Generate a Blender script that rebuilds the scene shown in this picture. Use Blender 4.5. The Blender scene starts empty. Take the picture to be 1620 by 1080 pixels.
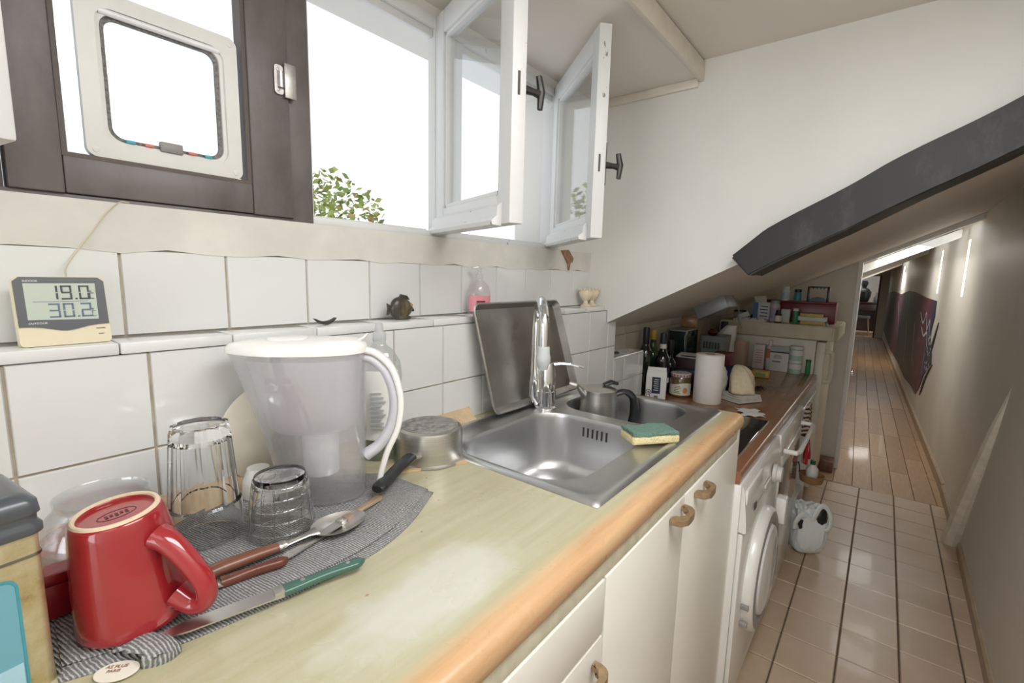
import bpy, bmesh, math, random
from mathutils import Vector, Matrix
random.seed(7)
PI = math.pi
SC = bpy.context.scene
COL = SC.collection

# ------------------------------------------------------------------ camera, world, exposure
cam_d = bpy.data.cameras.new('camera'); cam = bpy.data.objects.new('camera', cam_d); COL.objects.link(cam)
cam_d.sensor_width = 36; cam_d.sensor_fit = 'HORIZONTAL'; cam_d.lens = 739.07 / 1620 * 36; cam_d.clip_start = 0.02; cam_d.clip_end = 200
YAW, PITCH, ROLL = 0.668861, 0.139506, 0.0242273
fw = Vector((math.cos(PITCH) * math.cos(YAW), math.cos(PITCH) * math.sin(YAW), -math.sin(PITCH)))
rt = fw.cross(Vector((0, 0, 1))).normalized(); up = rt.cross(fw)
r2 = math.cos(ROLL) * rt + math.sin(ROLL) * up; u2 = -math.sin(ROLL) * rt + math.cos(ROLL) * up
cam.matrix_world = Matrix(((r2.x, u2.x, -fw.x, 0), (r2.y, u2.y, -fw.y, 0), (r2.z, u2.z, -fw.z, 1.40), (0, 0, 0, 1)))
SC.camera = cam

world = bpy.data.worlds.new('overcast_sky'); SC.world = world; world.use_nodes = True
bg = world.node_tree.nodes['Background']; bg.inputs[0].default_value = (0.94, 0.97, 1.0, 1); bg.inputs[1].default_value = 1.2
vs = SC.view_settings; vs.view_transform = 'Standard'; vs.look = 'None'; vs.gamma = 1; vs.use_curve_mapping = False; vs.exposure = 0.12

def area(name, loc, rot, sx, sy, power, color=(1, .97, .93)):
    d = bpy.data.lights.new(name, 'AREA'); d.shape = 'RECTANGLE'; d.size = sx; d.size_y = sy; d.energy = power; d.color = color
    o = bpy.data.objects.new(name, d); COL.objects.link(o); o.location = loc; o.rotation_euler = rot
    return o
# daylight of the tall window behind the camera, unseen ceiling fill lights added to brighten the room, skylight daylight in the corridor
area('rear_window_daylight', (-1.85, .2, 1.3), (0, -PI / 2, 0), 1.4, 1.05, 16, (.95, .975, 1))
area('added_ceiling_fill', (-.5, -.05, 2.09), (0, 0, 0), .6, .6, 1.5, (.98, .985, 1))
area('added_ceiling_fill.001', (.50, -.17, 2.09), (0, 0, 0), .9, .4, 13, (.98, .985, 1))
for i, (x, y, p) in enumerate(((4.75, -.10, 5), (6.2, -.05, 5), (10.6, .08, 10))):
    area('skylight_daylight', (x, y, 1.72), (math.radians(14), 0, 0), .7, .3, p, (1, .99, .97))
area('far_room_lamp', (17.2, .6, 2.25), (0, 0, 0), .8, .8, 14)

# ------------------------------------------------------------------ materials
def lin(c):
    c = c / 255
    return c / 12.92 if c <= .04045 else ((c + .055) / 1.055) ** 2.4
def rgb(r, g, b): return (lin(r), lin(g), lin(b), 1)

def nodes(name):
    m = bpy.data.materials.new(name); m.use_nodes = True
    nt = m.node_tree; return m, nt, nt.nodes['Principled BSDF']
def N(nt, t, **kw):
    n = nt.nodes.new(t)
    for k, v in kw.items(): setattr(n, k, v)
    return n
def mapping(nt, scale=(1, 1, 1), rot=(0, 0, 0)):
    tc = N(nt, 'ShaderNodeTexCoord'); mp = N(nt, 'ShaderNodeMapping')
    mp.inputs['Scale'].default_value = scale; mp.inputs['Rotation'].default_value = rot
    nt.links.new(tc.outputs['Object'], mp.inputs[0]); return mp.outputs[0]
def noise(nt, vec, scale, detail=4, rough=.55):
    n = N(nt, 'ShaderNodeTexNoise'); n.inputs['Scale'].default_value = scale; n.inputs['Detail'].default_value = detail; n.inputs['Roughness'].default_value = rough
    nt.links.new(vec, n.inputs['Vector']); return n.outputs['Fac']
def ramp(nt, fac, stops):
    r = N(nt, 'ShaderNodeValToRGB'); e = r.color_ramp.elements
    while len(e) < len(stops): e.new(0.5)
    for el, (p, c) in zip(e, stops): el.position = p; el.color = c
    nt.links.new(fac, r.inputs[0]); return r.outputs[0]
def mix(nt, fac, a, b, mode='MIX'):
    n = N(nt, 'ShaderNodeMix', data_type='RGBA', blend_type=mode)
    for s, v in ((n.inputs['Factor'], fac), (n.inputs['A'], a), (n.inputs['B'], b)):
        if isinstance(v, (int, float, tuple)): s.default_value = v
        else: nt.links.new(v, s)
    # color sockets share names by type: pick the RGBA ones
    return n.outputs['Result'] if n.outputs['Result'].type == 'RGBA' else n.outputs[2]
def mixc(nt, fac, a, b, mode='MIX'):
    n = N(nt, 'ShaderNodeMix', data_type='RGBA', blend_type=mode)
    f, A, B = n.inputs[0], n.inputs[6], n.inputs[7]
    for s, v in ((f, fac), (A, a), (B, b)):
        if isinstance(v, (int, float, tuple)): s.default_value = v
        else: nt.links.new(v, s)
    return n.outputs[2]
def bump(nt, bs, h, strength=.2, dist=.002):
    b = N(nt, 'ShaderNodeBump'); b.inputs['Strength'].default_value = strength; b.inputs['Distance'].default_value = dist
    nt.links.new(h, b.inputs['Height']); nt.links.new(b.outputs[0], bs.inputs['Normal'])

def plain(name, col, rough=.5, metal=0, var=.08, vscale=12, bmp=0, coat=0, spec=.5):
    """paint / plastic / metal with a slight procedural mottling"""
    m, nt, bs = nodes(name)
    v = mapping(nt); f = noise(nt, v, vscale)
    dk = tuple(c * (1 - var) for c in col[:3]) + (1,); lt = tuple(min(1, c * (1 + var)) for c in col[:3]) + (1,)
    nt.links.new(ramp(nt, f, [(.3, dk), (.7, lt)]), bs.inputs['Base Color'])
    bs.inputs['Roughness'].default_value = rough; bs.inputs['Metallic'].default_value = metal
    bs.inputs['Coat Weight'].default_value = coat; bs.inputs['Coat Roughness'].default_value = .05
    bs.inputs['Specular IOR Level'].default_value = spec
    if bmp: bump(nt, bs, f, bmp)
    return m
def metal(name, col, rough=.25, stretch=(1, 1, 1), var=.1, scale=40, dirt=None):
    m, nt, bs = nodes(name)
    v = mapping(nt, stretch); f = noise(nt, v, scale)
    dk = tuple(c * (1 - var) for c in col[:3]) + (1,)
    c = ramp(nt, f, [(.3, dk), (.7, col)])
    if dirt:
        g = noise(nt, mapping(nt), 9, 6, .7)
        c = mixc(nt, ramp(nt, g, [(.55, (0, 0, 0, 1)), (.75, (1, 1, 1, 1))]), c, dirt)
    nt.links.new(c, bs.inputs['Base Color'])
    r = N(nt, 'ShaderNodeMapRange'); r.inputs['To Min'].default_value = rough * .92; r.inputs['To Max'].default_value = rough * 1.08
    nt.links.new(f, r.inputs[0]); nt.links.new(r.outputs[0], bs.inputs['Roughness'])
    bs.inputs['Metallic'].default_value = 1
    return m
def glass(name, tint=(1, 1, 1, 1), rough=0, ior=1.45):
    m, nt, bs = nodes(name)
    bs.inputs['Base Color'].default_value = tint; bs.inputs['Transmission Weight'].default_value = 1
    bs.inputs['Roughness'].default_value = rough; bs.inputs['IOR'].default_value = ior
    return m
def pane(name, tint=(1, 1, 1, 1), refl=.08, haze=0, hazecol=(.8, .82, .85, 1)):
    """thin sheet glass / clear plastic: straight-through transparency plus a Fresnel gloss and a little body"""
    m, nt, bs = nodes(name)
    out = nt.nodes['Material Output']; nt.nodes.remove(bs)
    tr = N(nt, 'ShaderNodeBsdfTransparent'); tr.inputs[0].default_value = tint
    gl = N(nt, 'ShaderNodeBsdfGlossy'); gl.inputs['Roughness'].default_value = .03
    df = N(nt, 'ShaderNodeBsdfDiffuse'); df.inputs[0].default_value = hazecol
    tl = N(nt, 'ShaderNodeBsdfTranslucent'); tl.inputs[0].default_value = hazecol
    md = N(nt, 'ShaderNodeMixShader'); md.inputs[0].default_value = .5
    nt.links.new(df.outputs[0], md.inputs[1]); nt.links.new(tl.outputs[0], md.inputs[2])
    mh = N(nt, 'ShaderNodeMixShader'); mh.inputs[0].default_value = haze
    nt.links.new(tr.outputs[0], mh.inputs[1]); nt.links.new(md.outputs[0], mh.inputs[2])
    fr = N(nt, 'ShaderNodeLayerWeight'); fr.inputs[0].default_value = .25
    mr = N(nt, 'ShaderNodeMapRange'); mr.inputs['To Min'].default_value = refl * .5; mr.inputs['To Max'].default_value = min(1, refl * 5)
    nt.links.new(fr.outputs['Facing'], mr.inputs[0])
    mx = N(nt, 'ShaderNodeMixShader'); nt.links.new(mr.outputs[0], mx.inputs[0])
    nt.links.new(mh.outputs[0], mx.inputs[1]); nt.links.new(gl.outputs[0], mx.inputs[2])
    nt.links.new(mx.outputs[0], out.inputs[0])
    return m
def emit(name, col, s):
    m, nt, bs = nodes(name)
    bs.inputs['Base Color'].default_value = col
    bs.inputs['Emission Color'].default_value = col; bs.inputs['Emission Strength'].default_value = s
    return m
def islands(name, cols, rough=.3, coat=0, nscale=6, nvar=.12, bmp=.05, streak=(1, 1, 1), grime=None):
    """material of many separate tiles or planks in one mesh: each takes its own shade"""
    m, nt, bs = nodes(name)
    g = N(nt, 'ShaderNodeNewGeometry')
    base = ramp(nt, g.outputs['Random Per Island'], [(i / max(1, len(cols) - 1), c) for i, c in enumerate(cols)])
    f = noise(nt, mapping(nt, streak), nscale, 5, .6)
    c = mixc(nt, 1.0, base, ramp(nt, f, [(.3, (1 - nvar, 1 - nvar, 1 - nvar, 1)), (.7, (1, 1, 1, 1))]), 'MULTIPLY')
    if grime:
        f2 = noise(nt, mapping(nt), 3.3, 6, .65)
        c = mixc(nt, ramp(nt, f2, [(.5, (0, 0, 0, 1)), (.75, (.6, .6, .6, 1))]), c, grime)
    nt.links.new(c, bs.inputs['Base Color'])
    bs.inputs['Roughness'].default_value = rough; bs.inputs['Coat Weight'].default_value = coat; bs.inputs['Coat Roughness'].default_value = .06
    if bmp: bump(nt, bs, f, bmp)
    return m

WALLP = plain('white_wall_paint', rgb(222, 221, 216), .75, var=.035, vscale=3, bmp=.08)
PLAST = plain('cream_plaster', rgb(216, 214, 207), .8, var=.09, vscale=9, bmp=.3)
WALLR = plain('beige_satin_wall', rgb(222, 216, 204), .45, var=.05, vscale=2.2, bmp=.06)
CEILM = plain('ceiling_paint', rgb(222, 215, 206), .8, var=.03, vscale=2)
WHITE = plain('white_gloss_paint', rgb(232, 231, 227), .35, var=.05, vscale=30, bmp=.05)
def chipped(name, base, chip, lo, hi, scale=26, rough=.4):
    m, nt, bs = nodes(name)
    f = noise(nt, mapping(nt, (1, 1, .45)), scale, 6, .7)
    nt.links.new(ramp(nt, f, [(lo, base), (hi, chip)]), bs.inputs['Base Color']); bs.inputs['Roughness'].default_value = rough
    bump(nt, bs, f, .12); return m
SASHW = chipped('chipped_white_sash_paint', rgb(216, 217, 217), rgb(126, 119, 112), .655, .68)
DARKF = chipped('dark_brown_frame_paint', rgb(110, 104, 103), rgb(88, 80, 77), .45, .7, 7, .42)
TRIMW = plain('painted_trim', rgb(222, 214, 202), .5, var=.06, vscale=20)
BASEB = plain('beige_baseboard_paint', rgb(178, 158, 132), .5, var=.12, vscale=14)
BEAMM = chipped('black_painted_beam', rgb(33, 33, 33), rgb(66, 64, 60), .52, .72, 11, .55)
TILEW = islands('white_wall_tile', [rgb(221, 223, 222), rgb(228, 229, 228), rgb(224, 225, 224)], .12, .4, 5, .03, .03)
GROUT = plain('grey_beige_grout', rgb(176, 166, 148), .85, var=.2, vscale=30)
GROUTD = plain('dark_floor_grout', rgb(88, 77, 66), .9, var=.25, vscale=20)
TILEF = islands('beige_floor_tile', [rgb(196, 172, 146), rgb(207, 183, 157), rgb(190, 166, 141), rgb(203, 177, 149)], .34, .1, 7, .14, .08, grime=rgb(186, 152, 120))
PARQ = islands('oak_parquet', [rgb(172, 138, 102), rgb(188, 154, 116), rgb(162, 128, 94), rgb(180, 146, 110)], .42, .1, 10, .22, .06, (1, 9, 1))

# ------------------------------------------------------------------ mesh helpers
def new(): return bmesh.new()
def box(bm, x0, x1, y0, y1, z0, z1, bev=0, seg=2, mat=None):
    vs = [bm.verts.new(p) for p in ((x0, y0, z0), (x1, y0, z0), (x1, y1, z0), (x0, y1, z0), (x0, y0, z1), (x1, y0, z1), (x1, y1, z1), (x0, y1, z1))]
    fs = [bm.faces.new([vs[i] for i in q]) for q in ((0, 3, 2, 1), (4, 5, 6, 7), (0, 1, 5, 4), (1, 2, 6, 5), (2, 3, 7, 6), (3, 0, 4, 7))]
    if mat is not None:
        bmesh.ops.transform(bm, matrix=mat, verts=vs)
    if bev:
        es = list({e for f in fs for e in f.edges})
        bmesh.ops.bevel(bm, geom=es, offset=bev, segments=seg, profile=.5, affect='EDGES')
    return bm
def bx(*a, **k): return box(new(), *a, **k)
def tile(bm, O, U, V, nrm, w, h, t=.004, b=.0015):
    """one bevelled tile: O corner, U,V unit directions, w,h size"""
    O, U, V, nrm = map(Vector, (O, U, V, nrm))
    a = [O, O + U * w, O + U * w + V * h, O + V * h]
    c = [O + U * b + V * b + nrm * t, O + U * (w - b) + V * b + nrm * t, O + U * (w - b) + V * (h - b) + nrm * t, O + U * b + V * (h - b) + nrm * t]
    A = [bm.verts.new(p) for p in a]; C = [bm.verts.new(p) for p in c]
    bm.faces.new(C)
    for i in range(4): bm.faces.new([A[i], A[(i + 1) % 4], C[(i + 1) % 4], C[i]])
def lathe(bm, prof, seg=40, fr=None, cap0=True, cap1=True, M=None):
    """profile [(r,z)...] turned round Z; fr(angle, i) scales r"""
    rings = []
    for i, (r, z) in enumerate(prof):
        ring = []
        for k in range(seg):
            a = 2 * PI * k / seg; q = r * (fr(a, i) if fr else 1)
            p = Vector((q * math.cos(a), q * math.sin(a), z))
            ring.append(bm.verts.new(M @ p if M else p))
        rings.append(ring)
    for a, b in zip(rings, rings[1:]):
        for k in range(seg): bm.faces.new([a[k], a[(k + 1) % seg], b[(k + 1) % seg], b[k]])
    if cap0 and prof[0][0] > 1e-6: bm.faces.new(rings[0][::-1])
    if cap1 and prof[-1][0] > 1e-6: bm.faces.new(rings[-1])
    return bm
def lt(prof, seg=40, **k): return lathe(new(), prof, seg, **k)
def loft(bm, rings, closed=True, cap=True):
    R = [[bm.verts.new(p) for p in r] for r in rings]; n = len(R[0])
    for a, b in zip(R, R[1:]):
        for k in range(n if closed else n - 1): bm.faces.new([a[k], a[(k + 1) % n], b[(k + 1) % n], b[k]])
    if cap and closed: bm.faces.new(R[0][::-1]); bm.faces.new(R[-1])
    return bm
def tube(bm, pts, rad, seg=10, flat=1.0, cap=True):
    """tube through points; rad one number or list; flat squeezes the section along its second axis"""
    P = [Vector(p) for p in pts]; n = len(P)
    rad = [rad] * n if isinstance(rad, (int, float)) else rad
    t = (P[1] - P[0]).normalized(); a = Vector((0, 0, 1)) if abs(t.z) < .9 else Vector((1, 0, 0))
    u = t.cross(a).normalized(); rings = []
    for i in range(n):
        t = (P[min(i + 1, n - 1)] - P[max(i - 1, 0)]).normalized()
        u = (u - t * u.dot(t)).normalized(); v = t.cross(u)
        rings.append([P[i] + (u * math.cos(2 * PI * k / seg) + v * math.sin(2 * PI * k / seg) * flat) * rad[i] for k in range(seg)])
    return loft(bm, rings, True, cap)
def tb(*a, **k): return tube(new(), *a, **k)
def prism(bm, poly, z0, z1, M=None):
    a = [bm.verts.new((M @ Vector((x, y, z0))) if M else (x, y, z0)) for x, y in poly]
    b = [bm.verts.new((M @ Vector((x, y, z1))) if M else (x, y, z1)) for x, y in poly]
    n = len(a); bm.faces.new(a[::-1]); bm.faces.new(b)
    for i in range(n): bm.faces.new([a[i], a[(i + 1) % n], b[(i + 1) % n], b[i]])
    return bm
def pr(*a, **k): return prism(new(), *a, **k)
def spline(pts, n=8):
    """Catmull-Rom through pts"""
    P = [Vector(p) for p in pts]; P = [P[0] * 2 - P[1]] + P + [P[-1] * 2 - P[-2]]; out = []
    for i in range(1, len(P) - 2):
        for k in range(n):
            t = k / n; a, b, c, d = P[i - 1:i + 3]
            out.append(.5 * ((2 * b) + (c - a) * t + (2 * a - 5 * b + 4 * c - d) * t * t + (3 * b - a - 3 * c + d) * t ** 3))
    out.append(P[-2]); return out
def rrect(w, h, r, n=6, cx=0, cy=0):
    out = []
    for sx, sy, a0 in ((1, 1, 0), (-1, 1, PI / 2), (-1, -1, PI), (1, -1, 1.5 * PI)):
        for k in range(n + 1):
            a = a0 + PI / 2 * k / n
            out.append((cx + sx * (w / 2 - r) + r * math.cos(a), cy + sy * (h / 2 - r) + r * math.sin(a)))
    return out
# prism planes: YZ drawn polygon extruded along X, XZ polygon along Y
M_YZ = Matrix(((0, 0, 1, 0), (1, 0, 0, 0), (0, 1, 0, 0), (0, 0, 0, 1)))
M_XZ = Matrix(((1, 0, 0, 0), (0, 0, -1, 0), (0, 1, 0, 0), (0, 0, 0, 1)))   # third coordinate runs to -Y

def obj(name, bm, mat, parent=None, loc=None, rot=None, smooth=True, ang=35):
    bmesh.ops.recalc_face_normals(bm, faces=bm.faces)
    me = bpy.data.meshes.new(name); bm.to_mesh(me); bm.free()
    me.materials.append(mat)
    if smooth:
        for p in me.polygons: p.use_smooth = True
        me.set_sharp_from_angle(angle=math.radians(ang))
    o = bpy.data.objects.new(name, me); COL.objects.link(o)
    if parent: o.parent = parent
    if loc is not None: o.location = loc
    if rot is not None: o.rotation_euler = rot
    return o
def tag(o, label, cat, group=None):
    o['label'] = label; o['category'] = cat
    if group: o['group'] = group
    return o
def thing(name, label, cat, loc=(0, 0, 0), rz=0, group=None, rot=None):
    o = bpy.data.objects.new(name, None); COL.objects.link(o); o.empty_display_size = .05
    o.location = loc; o.rotation_euler = rot if rot else (0, 0, rz)
    return tag(o, label, cat, group)
def struct(name, bm, mat, parent=None, **k):
    o = obj(name, bm, mat, parent, **k)
    if not parent: o['kind'] = 'structure'
    return o
def text(s, size, mat, parent, loc, rot, name='lettering', depth=.0002, align='LEFT', shear=0):
    cu = bpy.data.curves.new(name, 'FONT'); cu.body = s; cu.size = size; cu.extrude = depth; cu.align_x = align; cu.shear = shear
    cu.materials.append(mat); o = bpy.data.objects.new(name, cu); COL.objects.link(o); o.parent = parent
    o.location = loc; o.rotation_euler = rot
    bpy.context.view_layer.update()
    me = bpy.data.meshes.new_from_object(o.evaluated_get(bpy.context.evaluated_depsgraph_get()))
    bpy.data.objects.remove(o); o = bpy.data.objects.new(name, me); COL.objects.link(o); o.parent = parent
    o.location = loc; o.rotation_euler = rot; return o

# ================================================================== THE SETTING
ZW, ZB = 1.015, .84           # wooden worktop, lower brown worktop
SL0, SLK = 1.226, .497        # roof slope: z = SL0 + SLK*(.85-y)
def slope(y): return SL0 + SLK * (.85 - y)
# ---- kitchen floor: grout bed and bevelled tiles
fl = struct('floor', bx(-1.9, 3.935, -.50, 1.05, -.06, -.004), GROUTD)
bm = new()
for i in range(-1, 31):
    x1 = 3.935 - .19 * i + (.0 if i else 0); x0 = x1 - .186
    if i == -1: continue
    for j in range(-3, 5):
        y0 = -.1855 * 0 + .1855 * j + .001; y1 = y0 + .1815
        if y1 < -.47: continue
        tile(bm, (x0, max(y0, -.47), -.004), (1, 0, 0), (0, 1, 0), (0, 0, 1), .186, y1 - max(y0, -.47), .004, .003)
tf = struct('floor_tiles', bm, TILEF, fl, smooth=False)
# ---- corridor parquet (corridor runs 2 degrees to the left)
CA = math.radians(1.96); CD = Vector((math.cos(CA), math.sin(CA), 0)); CN = Vector((-math.sin(CA), math.cos(CA), 0)); CO = Vector((4.25, -.448, 0))
def cp(s, t, z=0): return CO + CD * s + CN * t + Vector((0, 0, z))
bm = new()
for j in range(0, 14):
    s = -.33 - random.random() * .8
    y = -.06 + j * .112
    while s < 15:
        L = random.uniform(.7, 1.3); s0 = max(s, -.31)
        if s + L > -.3: tile(bm, cp(s0, y, -.006), CD, CN, (0, 0, 1), s + L - s0 - .002, .1105, .006, .0015)
        s += L
pq = struct('floor.001', bm, PARQ, smooth=False)
struct('subfloor', bx(3.9, 22, -1.2, 3.2, -.08, -.007), GROUTD, pq)
# ---- left wall under the window: lower tiled wall, ledge, upper tiled wall, plaster strip
wl = struct('wall_left', bx(-1.9, 1.77, .859, 1.15, 0, 1.272), GROUT)
bm = new()
for r in range(4):
    z1 = 1.274 - .15 * r - .0015; z0 = z1 - .147
    for k in range(-14, 11):
        x0 = .2036 + .1499 * k + .0015; x1 = x0 + .1469
        x1 = min(x1, 1.77)
        if x1 - x0 > .01: tile(bm, (x0, .859, z0), (1, 0, 0), (0, 0, 1), (0, -1, 0), x1 - x0, z1 - z0)
struct('wall_tiles', bm, TILEW, wl, smooth=False)
bm = new()                      # ledge of tiles with a rounded nosing
for k in range(-13, 11):
    x0 = .171 + .1499 * k; x1 = min(x0 + .1485, 1.687)
    if x1 - x0 > .01: box(bm, x0, x1, .8535, .945, 1.2737, 1.2905, .0022, 2)
struct('ledge_tiles', bm, TILEW, wl)
wu = struct('wall_left.001', bx(-1.9, 1.70, .9415, 1.15, 1.27, 1.428), GROUT)
bm = new()
for k in range(-14, 11):
    x0 = .1968 + .1508 * k + .0012; x1 = min(x0 + .1484, 1.69)
    tile(bm, (x0, .9415, 1.2915), (1, 0, 0), (0, 0, 1), (0, -1, 0), x1 - x0, .1345)
struct('wall_tiles', bm, TILEW, wu, smooth=False)
bm = new()                      # rough plaster band between the tiles and the sill
n = 60; top = []; bot = []
for i in range(n + 1):
    x = -1.9 + 3.6 * i / n
    bot.append((x, 1.424 + .004 * math.sin(i * 2.3) + random.uniform(-.002, .002)))
prism(bm, bot + [(1.70, 1.4965), (-1.9, 1.4965)], -.936, -1.15, M_XZ)
struct('wall_left.002', bm, PLAST, smooth=False)
# wall to the right of the window and above it
struct('wall_left.003', bx(1.455, 1.70, .945, 1.15, 1.4965, 2.12), WALLP)
struct('wall_left.004', bx(-1.9, 1.70, .96, 1.15, 2.035, 2.12), WALLP)
struct('wall_left.005', bx(-1.9, -1.45, .945, 1.15, 1.4965, 2.12), WALLP)
# low tiled pier and recessed wall beyond the dormer cheek
lp = struct('wall_left.006', bx(1.772, 2.08, .859, 1.0, 0, 1.066), GROUT)
bm = new()
for r in range(2):
    z1 = 1.064 - .105 * r; z0 = z1 - .102
    for x0, x1 in ((1.773, 1.872), (1.875, 2.022), (2.025, 2.079)):
        tile(bm, (x0, .859, z0), (1, 0, 0), (0, 0, 1), (0, -1, 0), x1 - x0, z1 - z0)
for x0, x1 in ((1.773, 1.92), (1.923, 2.079)): tile(bm, (x0, .857, 1.066), (1, 0, 0), (0, 1, 0), (0, 0, 1), x1 - x0, .09)
struct('wall_tiles', bm, TILEW, lp, smooth=False)
PINKT = islands('faded_cream_tile', [rgb(206, 198, 184), rgb(212, 204, 192)], .3, .1, 8, .06, .04)
rw = struct('wall_left.007', bx(1.70, 4.3, .954, 1.15, 0, 1.30), GROUT)
bm = new()
for r in range(3):
    for k in range(18):
        tile(bm, (1.772 + .1505 * k, .954, .84 + .1505 * r), (1, 0, 0), (0, 0, 1), (0, -1, 0), .1485, .1485)
struct('wall_tiles', bm, PINKT, rw, smooth=False)
# ---- dormer cheek wall facing the camera, ceiling, soffit over the window
struct('wall_back', pr([(.96, slope(.96) + .03), (.9415, 1.285), (.853, 1.285), (.851, slope(.851)), (-.52, slope(-.52)), (-.52, 2.12), (.96, 2.12)], 1.68, 1.72, M=M_YZ), WALLP)
struct('ceiling', bx(-1.9, 1.72, -.6, 1.15, 2.12, 2.2), CEILM)
sf = struct('ceiling.001', bx(-1.9, 1.68, .558, .96, 2.064, 2.12), CEILM)
struct('trim_1', bx(-1.9, 1.68, .543, .558, 2.053, 2.113, .002), TRIMW)
struct('trim_2', bx(1.668, 1.68, .56, .945, 2.036, 2.064, .002), TRIMW)
# ---- roof slope over the low end of the kitchen and over the corridor
struct('ceiling.002', pr([(1.1, slope(1.1)), (-.62, slope(-.62)), (-.62, slope(-.62) + .12), (1.1, slope(1.1) + .12)], 1.70, 4.30, M=M_YZ), plain('slope_paint', rgb(226, 218, 206), .6, var=.05, vscale=2.5))
# ---- right wall, with the jog by the leaning timber
def wall_run(name, pts, z0, z1, th, mat):
    bm = new()
    rings = [[(x, y, z0), (x, y, z1), (x, y - th, z1), (x, y - th, z0)] for x, y in pts]
    loft(bm, rings); return struct(name, bm, mat)
RW = [(-1.9, -.432), (2.2, -.434), (3.30, -.452), (4.2, -.448)]
wall_run('wall_right', RW, -.05, 2.2, .1, WALLR)
bm = new()
loft(bm, [[(x, y, 0), (x, y + .012, 0), (x, y + .012, .052), (x, y + .004, .06), (x, y, .06)] for x, y in [(-1.9, -.432), (2.2, -.434), (3.30, -.452)]])
struct('baseboard_right', bm, BASEB)
bm = new()
loft(bm, [[(x, y, 0), (x, y + .014, 0), (x, y + .014, .06), (x, y + .004, .07), (x, y, .07)] for x, y in [(3.42, -.451), (4.2, -.448)]])
struct('baseboard_right.001', bm, BASEB)
bm = new()
loft(bm, [[cp(s, 0, 0), cp(s, .014, 0), cp(s, .014, .07), cp(s, .004, .08), cp(s, 0, .08)] for s in (-.06, 11.45)])
struct('baseboard_right.002', bm, BASEB)
# the leaning painted timber that comes out of the wall at its foot
bm = new()
P = [(3.40, -.425, -.0), (3.22, -.43, .26), (3.02, -.437, .55), (2.85, -.444, .80), (2.72, -.452, 1.0)]
tube(bm, P, [.042, .040, .034, .024, .010], 8, .8)
struct('trim_3', bm, plain('cream_timber_paint', rgb(224, 215, 198), .45, var=.12, vscale=18, bmp=.2))
# ---- wall with the doorway
struct('wall_end', pr([(.17, 0), (1.0, 0), (1.0, slope(1.0)), (.17, slope(.17))], 4.25, 4.33, M=M_YZ), WALLR)
struct('trim_4', pr([(.145, 0), (.17, 0), (.17, slope(.17)), (.145, slope(.145))], 4.235, 4.35, M=M_YZ), WHITE)
# sloping head of the doorway
struct('trim_5', pr([(.17, slope(.17) - .022), (-.46, slope(-.46) - .04), (-.46, slope(-.46)), (.17, slope(.17))], 4.24, 4.34, M=M_YZ), WHITE)
struct('trim_6', pr([(.19, 1.475), (-.39, 1.755), (-.39, 1.815), (.19, 1.54)], 4.72, 4.80, M=M_YZ), WHITE)
# ---- corridor: right wall with three glowing slit panes, roof with skylights, low left wall, far end
SLITS = [(.40, .465), (1.76, 1.84), (6.5, 6.72)]
bm = new()
def cbox(bm, s0, s1, t0, t1, z0, z1):
    M = Matrix.Translation(CO) @ Matrix.Rotation(CA, 4, 'Z'); return box(bm, s0, s1, t0, t1, z0, z1, mat=M)
edges = [-.06] + [e for p in SLITS for e in p] + [11.45]
for a, b in zip(edges[::2], edges[1::2]): cbox(bm, a, b, -.1, 0, -.05, 2.1)
for a, b in SLITS: cbox(bm, a, b, -.1, 0, -.05, 1.33); cbox(bm, a, b, -.1, 0, 1.735, 2.1)
struct('wall_right.001', bm, WALLR, smooth=False)
SLITG = emit('glowing_slit_pane', (1, .98, .95, 1), 9)  # bright wall strips built as panes that glow by themselves
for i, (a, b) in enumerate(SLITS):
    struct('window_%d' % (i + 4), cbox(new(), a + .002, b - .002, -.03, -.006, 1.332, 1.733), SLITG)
def croof(bm, s0, s1, t0, t1, th=.1):
    zz = lambda t: 1.868 - SLK * t
    bm_pts = []
    for s in (s0, s1): bm_pts.append([cp(s, t0, zz(t0)), cp(s, t1, zz(t1)), cp(s, t1, zz(t1) + th), cp(s, t0, zz(t0) + th)])
    loft(bm, bm_pts)
bm = new()
for s0, s1 in ((-.05, .10), (.95, 1.5), (2.4, 5.8), (7.0, 11.45)): croof(bm, s0, s1, -.15, 1.7)
for s0, s1 in ((.10, .95), (1.5, 2.4), (5.8, 7.0)): croof(bm, s0, s1, -.15, .06); croof(bm, s0, s1, .5, 1.7)
struct('ceiling.003', bm, plain('corridor_roof_paint', rgb(206, 198, 184), .6, var=.05), smooth=False)
struct('wall_left.008', cbox(new(), .08, 11.45, 1.45, 1.6, -.05, 1.3), WALLR)
bm = new()
cbox(bm, 2.9, 3.0, .0, 1.45, 1.0, 1.05)
bm.free()
# cross boards under the corridor roof
def cboard(name, s0, s1, drop, mat):
    bm = new(); zz = lambda t: 1.868 - SLK * t
    loft(bm, [[cp(s, 0.0, zz(0) - drop), cp(s, 1.2, zz(1.2) - drop), cp(s, 1.2, zz(1.2)), cp(s, 0, zz(0))] for s in (s0, s1)])
    return struct(name, bm, mat)
cboard('trim_7', 3.02, 3.14, .10, WALLR); cboard('trim_8', 7.2, 7.36, .09, WALLR)
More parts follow.
